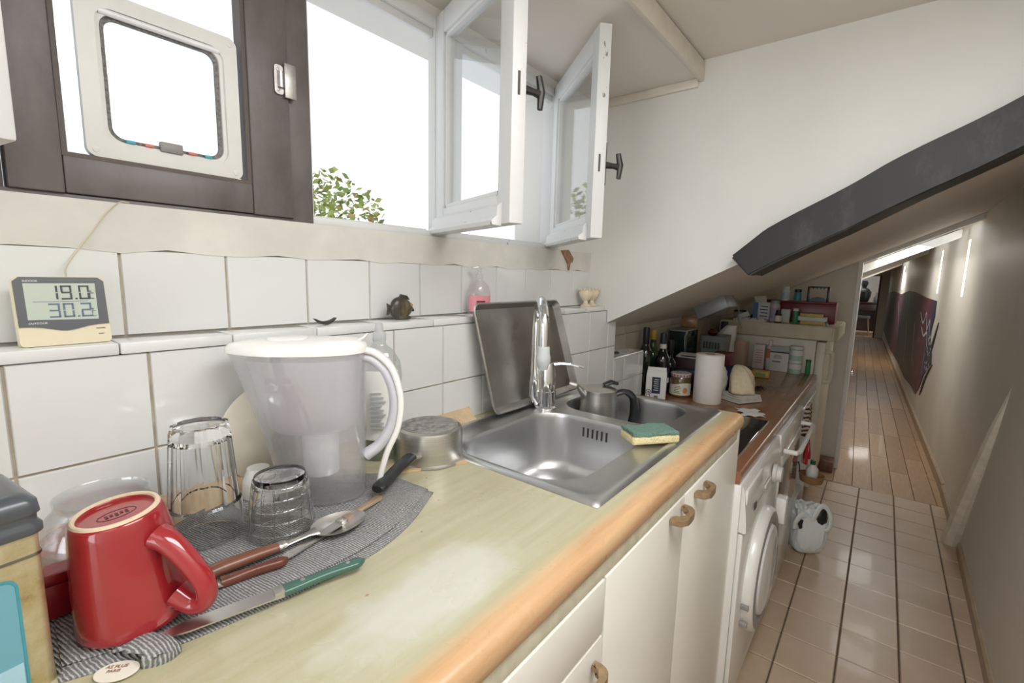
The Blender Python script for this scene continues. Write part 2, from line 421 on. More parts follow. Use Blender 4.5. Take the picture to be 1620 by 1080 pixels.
# far end: wall with an open doorway to a dim room
bm = new()
cbox(bm, 11.45, 11.55, -.1, .20, -.05, 2.0); cbox(bm, 11.45, 11.55, .78, 1.6, -.05, 1.6); cbox(bm, 11.45, 11.55, .20, .78, 1.62, 2.0)
struct('wall_end.001', bm, WALLR, smooth=False)
DKT = plain('dark_brown_door_trim', rgb(92, 70, 58), .5)
bm = new(); cbox(bm, 11.40, 11.56, .17, .205, 0, 1.64); struct('trim_9', bm, DKT)
bm = new(); cbox(bm, 11.40, 11.50, .20, .80, -.005, .012); struct('trim_10', bm, WHITE)
bm = new(); cbox(bm, 14.6, 14.7, -1.2, 2.2, -.05, 2.3); struct('wall_end.002', bm, plain('grey_room_wall', rgb(176, 172, 168), .7))
bm = new(); cbox(bm, 11.55, 14.6, -.75, -.65, -.05, 2.3); struct('wall_right.002', bm, WALLR)
bm = new(); cbox(bm, 11.55, 14.6, 2.0, 2.1, -.05, .9); cbox(bm, 11.55, 14.6, 2.0, 2.1, 1.9, 2.3); cbox(bm, 11.55, 12.5, 2.0, 2.1, .9, 1.9); struct('wall_left.009', bm, WALLR, smooth=False)
bm = new(); cbox(bm, 11.5, 14.7, -.75, 2.1, 2.3, 2.4); struct('ceiling.004', bm, CEILM)
# ---- behind the camera: end wall with a tall window opening
bm = new()
box(bm, -2.0, -1.9, -.55, -.36, -.05, 2.2); box(bm, -2.0, -1.9, .80, 1.15, -.05, 2.2); box(bm, -2.0, -1.9, -.36, .80, -.05, .55); box(bm, -2.0, -1.9, -.36, .80, 2.05, 2.2)
struct('wall_front', bm, WALLP, smooth=False)
bm = new()
for a in (-.36, .19, .76): box(bm, -1.97, -1.93, a, a + .04, .55, 2.05)
for z in (.55, 2.01): box(bm, -1.97, -1.93, -.36, .80, z, z + .04)
struct('window_3', bm, WHITE)
# ---- black timber on the cheek wall, along the roof slope
bm = new()
prism(bm, [(.400, 1.480), (.342, 1.418), (-.218, 1.729), (-.50, 1.885), (-.50, 1.99), (-.205, 1.842), (.036, 1.714), (.308, 1.558)], 1.62, 1.80, M_YZ)
bmesh.ops.bevel(bm, geom=bm.edges[:], offset=.006, segments=2, affect='EDGES')
bmesh.ops.subdivide_edges(bm, edges=[e for e in bm.edges if e.calc_length() > .1], cuts=6, use_grid_fill=True)
for v in bm.verts:
    v.co += Vector((math.sin(v.co.y * 31 + v.co.z * 17) * .003, 0, math.sin(v.co.y * 23 + v.co.x * 40) * .002))
struct('trim_11', bm, BEAMM)

# ================================================================== THE WINDOWS
GLASS = pane('window_glass', (.97, .985, 1, 1), .10)
# white frame of the two openings, window_1
w1 = thing('window_1', 'white painted window frame with two openings', 'window'); w1['kind'] = 'structure'
for k in ('label', 'category'): del w1[k]
bm = new()
box(bm, .520, 1.455, .945, 1.03, 1.4965, 1.512, .002)          # sill
box(bm, .520, 1.455, .955, .99, 2.012, 2.040, .002)           # head
box(bm, .520, .528, .955, 1.03, 1.5, 2.03); box(bm, .868, .968, .958, .985, 1.5, 2.03, .003); box(bm, 1.412, 1.455, .955, 1.0, 1.5, 2.03, .003)
struct('window_frame', bm, SASHW, w1)
bm = new()
for a, b in ((.528, .868), (.968, 1.412)): box(bm, a, b, .965, .985, 1.994, 2.012, .002); box(bm, a, b, .99, 1.03, 1.512, 1.520, .002)
struct('frame_moulding', bm, SASHW, w1)
struct('outside_sill', bx(.5, 1.47, 1.03, 1.14, 1.485, 1.5), plain('zinc_sill', rgb(120, 118, 116), .5), w1)
# dark fixed frame on the left, window_2
w2 = thing('window_2', '', 'x'); w2['kind'] = 'structure'
for k in ('label', 'category'): del w2[k]
bm = new()
box(bm, .478, .521, .944, 1.04, 1.4965, 2.036, .0015); box(bm, -.005, .083, .95, 1.04, 1.4965, 2.036, .0015)
box(bm, -.005, .521, .945, 1.04, 1.490, 1.503, .0015); box(bm, -.005, .521, .95, 1.04, 2.0, 2.036, .0015)
struct('window_frame', bm, DARKF, w2)
bm = new()                                                         # sash: two stiles, two rails
box(bm, .086, .143, .938, .985, 1.503, 1.998, .0025); box(bm, .402, .4765, .938, .985, 1.503, 1.998, .0025)
box(bm, .1435, .4015, .9395, .984, 1.504, 1.556, .002); box(bm, .1435, .4015, .9395, .984, 1.955, 1.998, .002)
struct('sash', bm, DARKF, w2)
bm = new()
for q in ((.1435, .150, 1.556, 1.955), (.395, .4015, 1.556, 1.955)): box(bm, q[0], q[1], .942, .972, q[2], q[3])
for z in (1.556, 1.949): box(bm, .15, .395, .942, .972, z, z + .006)
struct('glazing_bead', bm, plain('brown_bead', rgb(88, 78, 72), .5), w2)
struct('window_pane', bx(.146, .398, .962, .966, 1.558, 1.953), GLASS, w2)
# two small catches on the dark frame, overlapping plates
STEELP = metal('painted_steel_catch', rgb(196, 194, 190), .4, var=.25, scale=90)
ct = thing('window_catch', 'grey metal catch screwed across the dark sash and post', 'catch', (.469, .937, 1.755))
obj('plate', prism(new(), rrect(.017, .052, .006, 4, -.013, 0), 0, .003, M_XZ), STEELP, ct)
obj('knuckle', tb([(-.010, -.004, -.014), (-.010, -.004, .014)], .006, 10), STEELP, ct)
obj('keeper_plate', bx(-.004, .018, -.0075, -.004, -.030, .032, .001), STEELP, ct)
for z in (-.018, .018): obj('screw', lt([(.0001, 0), (.003, 0), (.0028, .0012), (.0001, .0016)], 10, M=Matrix.Translation((-.015, -.003, z)) @ Matrix.Rotation(PI / 2, 4, 'X')), STEELP, ct)

# wide window further left (mostly out of the frame) that lights the near end of the worktop
w0 = thing('window_7', '', 'x'); w0['kind'] = 'structure'
for k in ('label', 'category'): del w0[k]
bm = new()
box(bm, -1.45, -.005, .95, 1.04, 1.4965, 1.515); box(bm, -1.45, -.005, .95, 1.04, 2.01, 2.036)
for a in (-1.45, -.75, -.045): box(bm, a, a + .04, .95, 1.04, 1.5, 2.03)
struct('window_frame', bm, SASHW, w0)

IRON = plain('worn_black_iron', rgb(62, 60, 58), .4, metal=.6, var=.3, vscale=60)
def casement(label, hinge, width, ang, z0, z1, handle_z):
    """open leaf; local x from hinge to free edge, local -y outside face, z up"""
    t = thing('casement_sash', label, 'window sash', (hinge[0], hinge[1], 0), 0)
    t.rotation_euler = (0, 0, ang)
    st = .048; d = .034
    obj('stile', bx(0, st, 0, d, z0, z1, .003), SASHW, t); obj('stile', bx(width - st, width, 0, d, z0, z1, .003), SASHW, t)
    obj('rail', bx(st, width - st, .001, d - .001, z0, z0 + .062, .003), SASHW, t); obj('rail', bx(st, width - st, .001, d - .001, z1 - .052, z1, .003), SASHW, t)
    bm = new()
    for a, b, c, e in ((st, st + .010, z0 + .062, z1 - .052), (width - st - .010, width - st, z0 + .062, z1 - .052), (st, width - st, z0 + .062, z0 + .072), (st, width - st, z1 - .062, z1 - .052)):
        box(bm, a, b, .006, d - .006, c, e, .002)
    obj('glazing_bead', bm, SASHW, t)
    obj('glass', bx(st + .004, width - st - .004, .016, .019, z0 + .066, z1 - .056), GLASS, t)
    # moulded drip rail along the foot of the outside face
    prof = [(0, .0), (-.022, .002), (-.024, .010), (-.012, .020), (-.010, .040), (0, .048)]
    bm = new(); loft(bm, [[(x, y, z0 - .004 + z) for y, z in prof] for x in (.006, width - .03)])
    obj('drip_rail', bm, SASHW, t)
    # espagnolette handle on the room face, keep plate on the edge
    bm = new(); box(bm, width - .032, width - .008, d, d + .005, handle_z - .055, handle_z + .055, .002)
    h = obj('handle_plate', bm, IRON, t)
    bm = new(); tube(bm, [(width - .02, d + .004, handle_z), (width - .018, d + .030, handle_z - .002), (width - .016, d + .042, handle_z - .004)], [.009, .007, .009], 10)
    tube(bm, [(width - .016, d + .040, handle_z + .030), (width - .014, d + .046, handle_z), (width - .012, d + .042, handle_z - .035)], [.007, .009, .006], 10, .8)
    obj('handle', bm, IRON, t)
    obj('edge_lock', bx(width, width + .0015, .013, .018, handle_z - .022, handle_z + .022), IRON, t)
    return t
def leaf_angle(h, f): return math.atan2(f[1] - h[1], f[0] - h[0])
# local frame: x to the free edge; outside face must look back to the camera (-x world side)
for lab, h, f, w_, z0, z1, hz in (
    ('tall white casement sash swung into the room, nearer of the two, peeling paint', (.872, .962), (.750, .602), .372, 1.506, 2.04, 1.775),
    ('white casement sash just showing its lower corner at the left edge of the picture', (-.035, .962), (.032, .604), .364, 1.506, 2.04, 1.85),
    ('white casement sash swung open, further one beside the white cheek wall', (1.416, .962), (1.128, .632), .434, 1.506, 2.04, 1.70)):
    a = leaf_angle(h, f)
    casement(lab, h, w_, a, z0, z1, hz)

# ================================================================== FITTED KITCHEN
def woodmat(name, a, b, c, rot=0, scale=4, rough=.35, coat=.2):
    m, nt, bs = nodes(name)
    v = mapping(nt, (1.0, 14, 14), (0, 0, rot)); f = noise(nt, v, scale, 6, .6)
    nt.links.new(ramp(nt, f, [(.25, a), (.5, b), (.75, c)]), bs.inputs['Base Color'])
    bs.inputs['Roughness'].default_value = rough; bs.inputs['Coat Weight'].default_value = coat
    bump(nt, bs, f, .05); return m
def worktop_mat():
    """beech-effect laminate: worn and yellowed on top with a pale scoured patch and spill marks, fresh orange grain on the nosing"""
    m, nt, bs = nodes('worn_beech_worktop')
    tc = N(nt, 'ShaderNodeTexCoord'); v0 = tc.outputs['Object']
    g = noise(nt, mapping(nt, (1.2, 16, 16)), 3.5, 6, .6)
    fresh = ramp(nt, g, [(.25, rgb(184, 142, 102)), (.5, rgb(204, 165, 124)), (.75, rgb(214, 178, 138))])
    aged = ramp(nt, g, [(.2, rgb(170, 164, 128)), (.5, rgb(182, 177, 148)), (.8, rgb(191, 188, 164))])
    sx = N(nt, 'ShaderNodeSeparateXYZ'); nt.links.new(v0, sx.inputs[0])
    wob = noise(nt, mapping(nt), 7, 4, .6)
    # y measured with a wobble -> worn area starts behind the nosing
    def lincomb(*terms):
        out = None
        for s, k in terms:
            q = N(nt, 'ShaderNodeMath', operation='MULTIPLY'); nt.links.new(s, q.inputs[0]); q.inputs[1].default_value = k
            if out is None: out = q.outputs[0]
            else:
                a = N(nt, 'ShaderNodeMath', operation='ADD'); nt.links.new(out, a.inputs[0]); nt.links.new(q.outputs[0], a.inputs[1]); out = a.outputs[0]
        return out
    yy = lincomb((sx.outputs['Y'], 1), (wob, .02))
    edge = ramp(nt, yy, [(.316, (0, 0, 0, 1)), (.340, (1, 1, 1, 1))])
    c = mixc(nt, edge, fresh, aged)
    # pale scoured patch, blotchy
    sub = N(nt, 'ShaderNodeVectorMath', operation='SUBTRACT'); nt.links.new(v0, sub.inputs[0]); sub.inputs[1].default_value = (.37, .40, 1.015)
    sc = N(nt, 'ShaderNodeVectorMath', operation='MULTIPLY'); nt.links.new(sub.outputs[0], sc.inputs[0]); sc.inputs[1].default_value = (3.6, 8.0, 0)
    ln = N(nt, 'ShaderNodeVectorMath', operation='LENGTH'); nt.links.new(sc.outputs[0], ln.inputs[0])
    pt = lincomb((ln.outputs['Value'], 1), (wob, .9))
    pale = ramp(nt, pt, [(.75, (1, 1, 1, 1)), (1.5, (0, 0, 0, 1))])
    pm = N(nt, 'ShaderNodeMath', operation='MULTIPLY'); nt.links.new(pale, pm.inputs[0]); nt.links.new(edge, pm.inputs[1])
    pm2 = N(nt, 'ShaderNodeMath', operation='MULTIPLY'); nt.links.new(pm.outputs[0], pm2.inputs[0]); pm2.inputs[1].default_value = .72
    c = mixc(nt, pm2.outputs[0], c, rgb(206, 206, 198))
    # tiny brown nicks
    vr = N(nt, 'ShaderNodeTexVoronoi'); vr.inputs['Scale'].default_value = 26; nt.links.new(mapping(nt, (1, 1.4, 1)), vr.inputs['Vector'])
    nick = ramp(nt, vr.outputs['Distance'], [(.055, (1, 1, 1, 1)), (.075, (0, 0, 0, 1))])
    big = ramp(nt, noise(nt, mapping(nt), 5, 2), [(.52, (0, 0, 0, 1)), (.56, (1, 1, 1, 1))])
    nm = N(nt, 'ShaderNodeMath', operation='MULTIPLY'); nt.links.new(nick, nm.inputs[0]); nt.links.new(big, nm.inputs[1])
    c = mixc(nt, nm.outputs[0], c, rgb(146, 96, 58))
    nt.links.new(c, bs.inputs['Base Color'])
    nt.links.new(ramp(nt, wob, [(.3, (.22, .22, .22, 1)), (.7, (.38, .38, .38, 1))]), bs.inputs['Roughness'])
    bump(nt, bs, g, .03); return m
WTOP = worktop_mat()
CABW = plain('cream_white_laminate', rgb(236, 233, 224), .35, var=.02, vscale=4)
CABS = plain('flaking_cream_paint', rgb(206, 201, 180), .7, var=.14, vscale=40, bmp=.3)
BRONZE = plain('aged_brass_pull', rgb(168, 144, 114), .4, .5, var=.2, vscale=60)
STEEL = metal('brushed_sink_steel', rgb(214, 215, 216), .33, (1, 1, 1), .05, 25)
STEELD = metal('dull_tray_steel', rgb(182, 180, 176), .42, (1, 1, 1), .2, 14, dirt=rgb(140, 130, 118))
CHROME = metal('chrome', rgb(232, 234, 236), .06, var=.02)
ALU = metal('brushed_aluminium', rgb(206, 204, 199), .34, (.3, .3, 18), .16, 30)
BLACKP = plain('black_bakelite', rgb(34, 37, 38), .35, var=.15)
RUBBER = plain('dark_rubber', rgb(40, 40, 40), .6)

# ---- wooden worktop with the sink cut-out, one mesh, rounded nosing
SX0, SX1, SY0, SY1 = .674, 1.445, .340, .815
def rect_with_holes(bm, outer, holes, z):
    """flat face z with holes, returns loops of verts"""
    loops = []
    for L in [outer] + holes:
        vs = [bm.verts.new((x, y, z)) for x, y in L]
        for i in range(len(vs)): bm.edges.new((vs[i], vs[(i + 1) % len(vs)]))
        loops.append(vs)
    bmesh.ops.triangle_fill(bm, edges=bm.edges[:], use_beauty=True, use_dissolve=False)
    return loops
prof = [(.857, .975), (.291, .975), (.286, .980), (.2845, .995), (.286, 1.006), (.291, 1.0125), (.299, 1.015), (.857, 1.015)]
bm = new()
def wt_piece(x0, x1, y0, y1):
    box(bm, x0, x1, y0, y1, .975, 1.015)
# front strip with nosing runs the whole length; pieces around the opening behind it
fp = [(.352, .975)] + prof[1:7] + [(.352, 1.015)]
loft(bm, [[(x, y, z) for y, z in fp] for x in (-1.4, 1.465)])
wt_piece(-1.4, .69, .352, .857); wt_piece(1.43, 1.465, .352, .857); wt_piece(.69, 1.43, .80, .857)
bmesh.ops.remove_doubles(bm, verts=bm.verts, dist=.0002)
wk = tag(obj('worktop', bm, WTOP, ang=50), 'worn yellowed beech worktop with orange front edge, holding the sink', 'worktop')
obj('front_strip', bx(-1.4, 1.443, .293, .300, .944, .9748, .002), CABS, wk)
obj('wall_strip', pr([(.857, 1.0152), (.826, 1.0152), (.838, 1.024), (.8565, 1.047)], -1.4, .90, M=M_YZ), plain('stained_wood_fillet', rgb(196, 172, 140), .7, var=.25, vscale=20), wk)

# ---- base cabinets
def pull(parent, x, z, y=.2895):
    """chunky arched pull lying along X"""
    bm = new(); o = []; i_ = []
    for k in range(15):
        a = PI * k / 14; c, q = math.cos(a), math.sin(a)
        o.append((x + .040 * math.copysign(abs(c) ** .6, c), y - .031 * q ** .6)); i_.append((x + .029 * math.copysign(abs(c) ** .6, c), y - .021 * q ** .6))
    prism(bm, o + i_[::-1], z - .0085, z + .0085)
    bmesh.ops.bevel(bm, geom=[e for e in bm.edges if abs(e.verts[0].co.z - e.verts[1].co.z) < 1e-6], offset=.003, segments=2, affect='EDGES')
    return obj('handle', bm, BRONZE, parent)
cb = thing('drawer_cabinet', 'cream white drawer unit under the near end of the worktop', 'cabinet', (0, 0, 0))
obj('carcass', bx(.05, .617, .312, .84, .0, .944), CABW, cb)
for z0, z1, hz in ((.850, .941, .895), (.56, .845, .812), (.12, .555, .45)):
    d = obj('drawer', bx(.052, .6155, .291, .311, z0, z1, .002), CABW, cb)
    pull(d, .553 if hz < .85 else .30, hz)
cb2 = thing('sink_cabinet', 'cream white two door cabinet under the sink', 'cabinet', (0, 0, 0))
bm = new(); box(bm, .6185, 1.455, .312, .33, .05, .10); box(bm, .6185, .634, .312, .84, 0, .944); box(bm, 1.444, 1.4635, .292, .84, 0, .972); box(bm, .634, 1.444, .83, .84, 0, .944); box(bm, .634, 1.444, .335, .84, .09, .105)
obj('carcass', bm, CABW, cb2)
for a, b, h in ((.6195, .984, .930), (.987, 1.442, 1.085)):
    d = obj('door', bx(a, b, .291, .311, .11, .941, .002), CABW, cb2); pull(d, h, .921)

# ---- sink
sk = thing('sink', 'stainless steel sink with a large bowl and a smaller half bowl set in the worktop', 'sink', (0, 0, 0))
B1 = rrect(.405, .325, .095, 8, .902, .578); B2 = rrect(.262, .325, .085, 8, 1.288, .578)
bm = new()
outer = rrect(SX1 - SX0, SY1 - SY0, .012, 4, (SX0 + SX1) / 2, (SY0 + SY1) / 2)
inr = rrect(SX1 - SX0 - .05, SY1 - SY0 - .05, .03, 4, (SX0 + SX1) / 2, (SY0 + SY1) / 2)
loops = rect_with_holes(bm, inr, [B1, B2], 1.0175)
def strip(bm, A, Bv):
    n = len(A)
    for i in range(n): bm.faces.new([A[i], A[(i + 1) % n], Bv[(i + 1) % n], Bv[i]])
def ring(bm, L, z): return [bm.verts.new((x, y, z)) for x, y in L]
m1 = ring(bm, rrect(SX1 - SX0 - .034, SY1 - SY0 - .034, .022, 4, (SX0 + SX1) / 2, (SY0 + SY1) / 2), 1.0225); strip(bm, loops[0], m1)
m2 = ring(bm, rrect(SX1 - SX0 - .012, SY1 - SY0 - .012, .014, 4, (SX0 + SX1) / 2, (SY0 + SY1) / 2), 1.0222); strip(bm, m1, m2)
m3 = ring(bm, outer, 1.0155); strip(bm, m2, m3)
obj('sink_deck', bm, STEEL, sk, ang=60)
def bowl(L, cx, cy, depth):
    bm = new(); prev = ring(bm, L, 1.0175)
    for k, (s, dz) in enumerate([(.992, -.004), (.985, -.012), (.965, -depth * .55), (.94, -depth * .8), (.90, -depth * .93), (.82, -depth * .985), (.5, -depth), (.15, -depth - .003)]):
        cur = [bm.verts.new((cx + (x - cx) * s, cy + (y - cy) * s, 1.0175 + dz)) for x, y in L]; strip(bm, prev, cur); prev = cur
    bm.faces.new(prev); return bm
obj('bowl', bowl(B1, .902, .578, .165), STEEL, sk, ang=70)
obj('bowl', bowl(B2, 1.288, .578, .13), STEEL, sk, ang=70)
bm = new(); lathe(bm, [(.042, .0), (.042, .003), (.034, .004), (.030, .001), (.0001, .0005)], 28, M=Matrix.Translation((.90, .578, .8515)))
obj('drain', bm, CHROME, sk)
bm = new()
for i in range(6): box(bm, 1.0992, 1.1012, .538 + i * .014, .5435 + i * .014, .966, .992, .0006)
obj('overflow_slots', bm, RUBBER, sk)

# ---- tap
TX, TY = 1.112, .748
tp = thing('tap', 'chrome swan neck mixer tap on the back rim of the sink', 'tap', (TX, TY, 1.0178))
obj('body', lt([(.034, 0), (.034, .006), (.029, .010), (.029, .052), (.027, .054), (.027, .105), (.0255, .112), (.0255, .120), (.021, .134), (.0001, .138)], 32), CHROME, tp)
dv = Vector((-.80, -.60, 0)); sd = Vector((-.60, .80, 0)) * .030     # spout swings to the camera; riser stands left of the body
pts = spline([sd * .9 + Vector((0, 0, .022)), sd * 1.12 + Vector((0, 0, .05)), sd * 1.12 + Vector((0, 0, .15)), sd * 1.08 + Vector((0, 0, .25))], 6)
arc = []
for k in range(13):
    a = PI - PI * k / 12; arc.append(sd * (1.08 - .5 * k / 12) + dv * (.075 + .075 * math.cos(a)) + Vector((0, 0, .255 + .062 * math.sin(a))))
end = arc[-1]
pts += arc + [end + Vector((0, 0, -.06))]
obj('spout', tube(new(), pts, .0135, 16), CHROME, tp)
obj('spout_elbow', tb([sd * .2 + Vector((0, 0, .022)), sd * .8 + Vector((0, 0, .018)), sd * 1.12 + Vector((0, 0, .036)), sd * 1.12 + Vector((0, 0, .085))], [.016, .018, .018, .0165], 14), CHROME, tp)
obj('spray_head', lt([(.0145, 0), (.0165, -.004), (.0165, -.022), (.019, -.026), (.019, -.040), (.014, -.052), (.012, -.060), (.0001, -.060)][::-1], 14, M=Matrix.Translation(end + Vector((0, 0, -.05)))), plain('grey_plastic_nozzle', rgb(196, 200, 200), .3), tp)
bm = new(); L0 = Vector((.01, -.004, .128)); ld = Vector((.62, -.62, .0))
tube(bm, [L0, L0 + ld * .035 + Vector((0, 0, .004)), L0 + ld * .075 + Vector((0, 0, .002)), L0 + ld * .115 + Vector((0, 0, -.008))], [.012, .008, .0075, .005], 10, .6)
obj('lever', bm, CHROME, tp)

# ---- baking tray leaning on the wall behind the tap
tr = thing('baking_tray', 'grey metal baking tray standing on edge behind the tap, leaning on the tiles', 'tray', (1.143, .800, 1.0235))
tr.rotation_euler = (math.radians(-8.5), 0, 0)
W, Hh = .438, .305
def trayloop(w, h, r, y): return [(x, y, z) for x, z in rrect(w, h, r, 6, 0, Hh / 2)]
def taper(L): return [(x * (1 - .07 * (z / Hh)) - .062 * z / Hh, y, z) for x, y, z in L]
bm = new()
R = [[Vector(p) for p in taper(trayloop(W, Hh, .022, y))] if False else taper(trayloop(w, h, r, y)) for w, h, r, y in ((W, Hh, .024, -.018), (W - .008, Hh - .008, .022, -.020), (W - .014, Hh - .014, .020, -.017), (W - .034, Hh - .034, .014, .0), )]
V = [[bm.verts.new(p) for p in L] for L in R]
for a, b in zip(V, V[1:]): strip(bm, a, b)
bm.faces.new(V[-1])
back = [bm.verts.new((x, y, z)) for x, y, z in taper(trayloop(W - .032, Hh - .032, .014, .0015))]
bm.faces.new(back); strip(bm, V[0], back)
obj('tray_shell', bm, STEELD, tr, ang=40)

# ---- steel milk jug / moka pot in the half bowl
jg = thing('moka_pot', 'brushed steel coffee pot with a black handle standing in the half bowl of the sink', 'coffee pot', (1.298, .672, .892)); jg.scale = (1.32, 1.32, 1.22)
obj('body', lt([(.046, 0), (.047, .004), (.045, .06), (.043, .105), (.0405, .128), (.041, .131), (.039, .131), (.038, .125), (.0001, .120)], 36), ALU, jg)
obj('lid', lt([(.042, .131), (.042, .134), (.030, .139), (.008, .141), (.0001, .141)], 32), ALU, jg)
hd = Vector((.75, -.62, 0)).normalized()
obj('lid_knob', tb([hd * .012 + Vector((0, 0, .144)), hd * .03 + Vector((0, 0, .151)), hd * .046 + Vector((0, 0, .146))], [.008, .010, .007], 12, .6), BLACKP, jg)
obj('spout', tb([-hd * .036 + Vector((0, 0, .118)), -hd * .046 + Vector((0, 0, .132)), -hd * .053 + Vector((0, 0, .142))], [.016, .012, .007], 12, .6), ALU, jg)
obj('handle', tube(new(), spline([hd * .040 + Vector((0, 0, .118)), hd * .066 + Vector((0, 0, .124)), hd * .088 + Vector((0, 0, .108)), hd * .094 + Vector((0, 0, .07)), hd * .088 + Vector((0, 0, .03))], 6), [.010] * 8 + [.012] * 8 + [.013] * 8 + [.010], 12, .75), BLACKP, jg)

# ---- sponge on the bridge of the sink
sp = thing('sponge', 'yellow sponge with green scouring top lying on the sink rim', 'sponge', (1.044, .402, 1.0180), math.radians(-38)); sp.scale = (.92, .92, 1)
def spongy(nm, c1, c2, sc):
    m, nt, bs = nodes(nm); vr = N(nt, 'ShaderNodeTexVoronoi'); vr.inputs['Scale'].default_value = sc; nt.links.new(mapping(nt), vr.inputs['Vector'])
    nt.links.new(ramp(nt, vr.outputs['Distance'], [(.1, c2), (.5, c1)]), bs.inputs['Base Color']); bs.inputs['Roughness'].default_value = .95
    bump(nt, bs, vr.outputs['Distance'], .5, .003); return m
obj('foam', bx(-.066, .066, -.036, .036, .0045, .024, .006, 3), spongy('yellow_foam', rgb(218, 206, 160), rgb(186, 170, 118), 220), sp)
bm = bx(-.064, .064, -.035, .035, .024, .034, .003, 2)
bmesh.ops.subdivide_edges(bm, edges=[e for e in bm.edges if e.calc_length() > .03], cuts=8, use_grid_fill=True)
for v in bm.verts: v.co += Vector((random.uniform(-.001, .001), random.uniform(-.001, .001), .002 * math.sin(v.co.x * 70) + random.uniform(-.0006, .0006)))
obj('scouring_pad', bm, spongy('green_scourer', rgb(108, 138, 126), rgb(74, 102, 92), 300), sp)
# soap bits at the rim
# ---- aluminium saucepan upside down on the worktop
pn = thing('saucepan', 'small aluminium saucepan turned upside down with a black handle, beside the sink', 'saucepan', (.640, .722, 1.0152))
obj('pot', lt([(.070, .0), (.0745, .0005), (.0745, .004), (.0705, .007), (.0695, .02), (.0695, .058), (.066, .068), (.060, .0712), (.0595, .0705), (.0001, .0705)], 44), ALU, pn)
obj('burnt_base', lt([(.0585, .0706), (.0585, .0714), (.056, .0724), (.0001, .0724)], 40), plain('burnt_base', rgb(150, 147, 144), .6, .4, var=.45, vscale=70), pn)
ha = Vector((-.905, -.425, 0))
obj('handle_bracket', tb([ha * .064 + Vector((0, 0, .026)), ha * .086 + Vector((0, 0, .032)), ha * .108 + Vector((0, 0, .034))], [.014, .012, .013], 10, .45), ALU, pn)
obj('handle', tube(new(), spline([ha * .092 + Vector((0, 0, .0345)), ha * .14 + Vector((0, 0, .033)), ha * .18 + Vector((0, 0, .029)), ha * .218 + Vector((0, 0, .026))], 5), [.0135] * 5 + [.0125] * 5 + [.0135] * 5 + [.010], 12, .6), BLACKP, pn)
obj('handle_screw', lt([(.0001, .0415), (.004, .0412), (.004, .0395)][::-1], 12, M=Matrix.Translation(ha * .104)), BRONZE, pn)

# ================================================================== BROWN WORKTOP SIDE
BROWN = woodmat('brown_laminate', rgb(140, 94, 68), rgb(147, 100, 73), rgb(154, 107, 80), scale=3, rough=.22, coat=.3)
BROWN.node_tree.nodes['Principled BSDF'].inputs['Roughness'].default_value = .25
fp2 = [(.95, .802), (.280, .802), (.2775, .806), (.2765, .832), (.279, .838), (.284, .84), (.95, .84)]
bm = new(); loft(bm, [[(x, y, z) for y, z in fp2] for x in (1.4615, 3.40)])
tag(obj('worktop.001', bm, BROWN, ang=50), 'lower brown wood effect worktop running from the sink cabinet to the fridge', 'worktop')
# hob
hb = thing('hob', 'black glass hob let into the brown worktop', 'hob', (1.80, .56, .8402))
bm = prism(new(), rrect(.56, .49, .015, 4), 0, .006); bmesh.ops.bevel(bm, geom=[e for e in bm.edges if all(abs(v.co.z - .006) < 1e-5 for v in e.verts)], offset=.0025, segments=2, affect='EDGES')
obj('glass_plate', bm, plain('black_hob_glass', rgb(18, 18, 20), .08, var=.1, coat=.5), hb)
for x, y, r in ((-.13, -.11, .09), (-.13, .12, .07), (.13, -.11, .07), (.13, .12, .09)):
    obj('heating_ring', lt([(r, .0061), (r, .0065), (r - .003, .0065), (r - .003, .0061)], 40, cap0=False, cap1=False, M=Matrix.Translation((x, y, 0))), plain('grey_print', rgb(110, 110, 112), .3), hb)
obj('steel_edge', bx(-.281, .281, -.2475, -.2455, 0, .007), STEEL, hb)

# washing machine
wm = thing('washing_machine', 'white front loading washing machine with a round grey rimmed door', 'washing machine', (1.7625, .26, 0))
APPW = plain('white_enamel', rgb(234, 233, 228), .28, var=.02, coat=.3)
GREYP = plain('grey_plastic_ring', rgb(150, 148, 144), .35)
PALE = plain('pale_grey_plastic', rgb(214, 212, 206), .3)
obj('cabinet', bx(-.298, .298, .012, .565, .02, .80, .006), APPW, wm)
pf = [(0.0118, .652), (-.004, .650), (-.010, .655), (-.006, .70), (.002, .765), (.008, .795), (.0118, .799)]
bm = new(); loft(bm, [[(x, y, z) for y, z in pf] for x in (-.2975, .2975)]); obj('control_panel', bm, APPW, wm)
obj('front_panel', bx(-.296, .296, -.002, .012, .075, .645, .004), APPW, wm)
obj('plinth', bx(-.294, .294, .004, .02, .022, .072), APPW, wm)
MW = Matrix.Translation((.0, 0, .40)) @ Matrix.Rotation(PI / 2, 4, 'X')
dr = obj('door', lt([(.215, 0), (.215, .020), (.208, .030), (.200, .034)], 56, cap0=False, cap1=False, M=MW), APPW, wm)
obj('door_ring', lt([(.200, .034), (.190, .038), (.170, .036), (.158, .028)], 56, cap0=False, cap1=False, M=MW), GREYP, dr)
obj('door_glass', lt([(.158, .028), (.150, .040), (.12, .048), (.06, .052), (.0001, .053)], 56, cap0=False, M=MW), plain('pale_door_cover', rgb(226, 226, 224), .12, var=.03, coat=.4), dr)
obj('door_window', lt([(.10, .0485), (.085, .052), (.0001, .0555)], 40, cap0=False, M=Matrix.Translation((.03, 0, .40)) @ Matrix.Rotation(PI / 2, 4, 'X') @ Matrix.Diagonal((.8, 1.1, 1, 1))), plain('door_grey', rgb(170, 176, 182), .1, coat=.5), dr)
obj('door_handle', bx(.165, .215, -.055, -.02, .50, .60, .006), APPW, dr)
for z in (.30, .36):
    obj('hinge', bx(-.224, -.212, -.026, -.002, z, z + .016, .002), GREYP, wm)
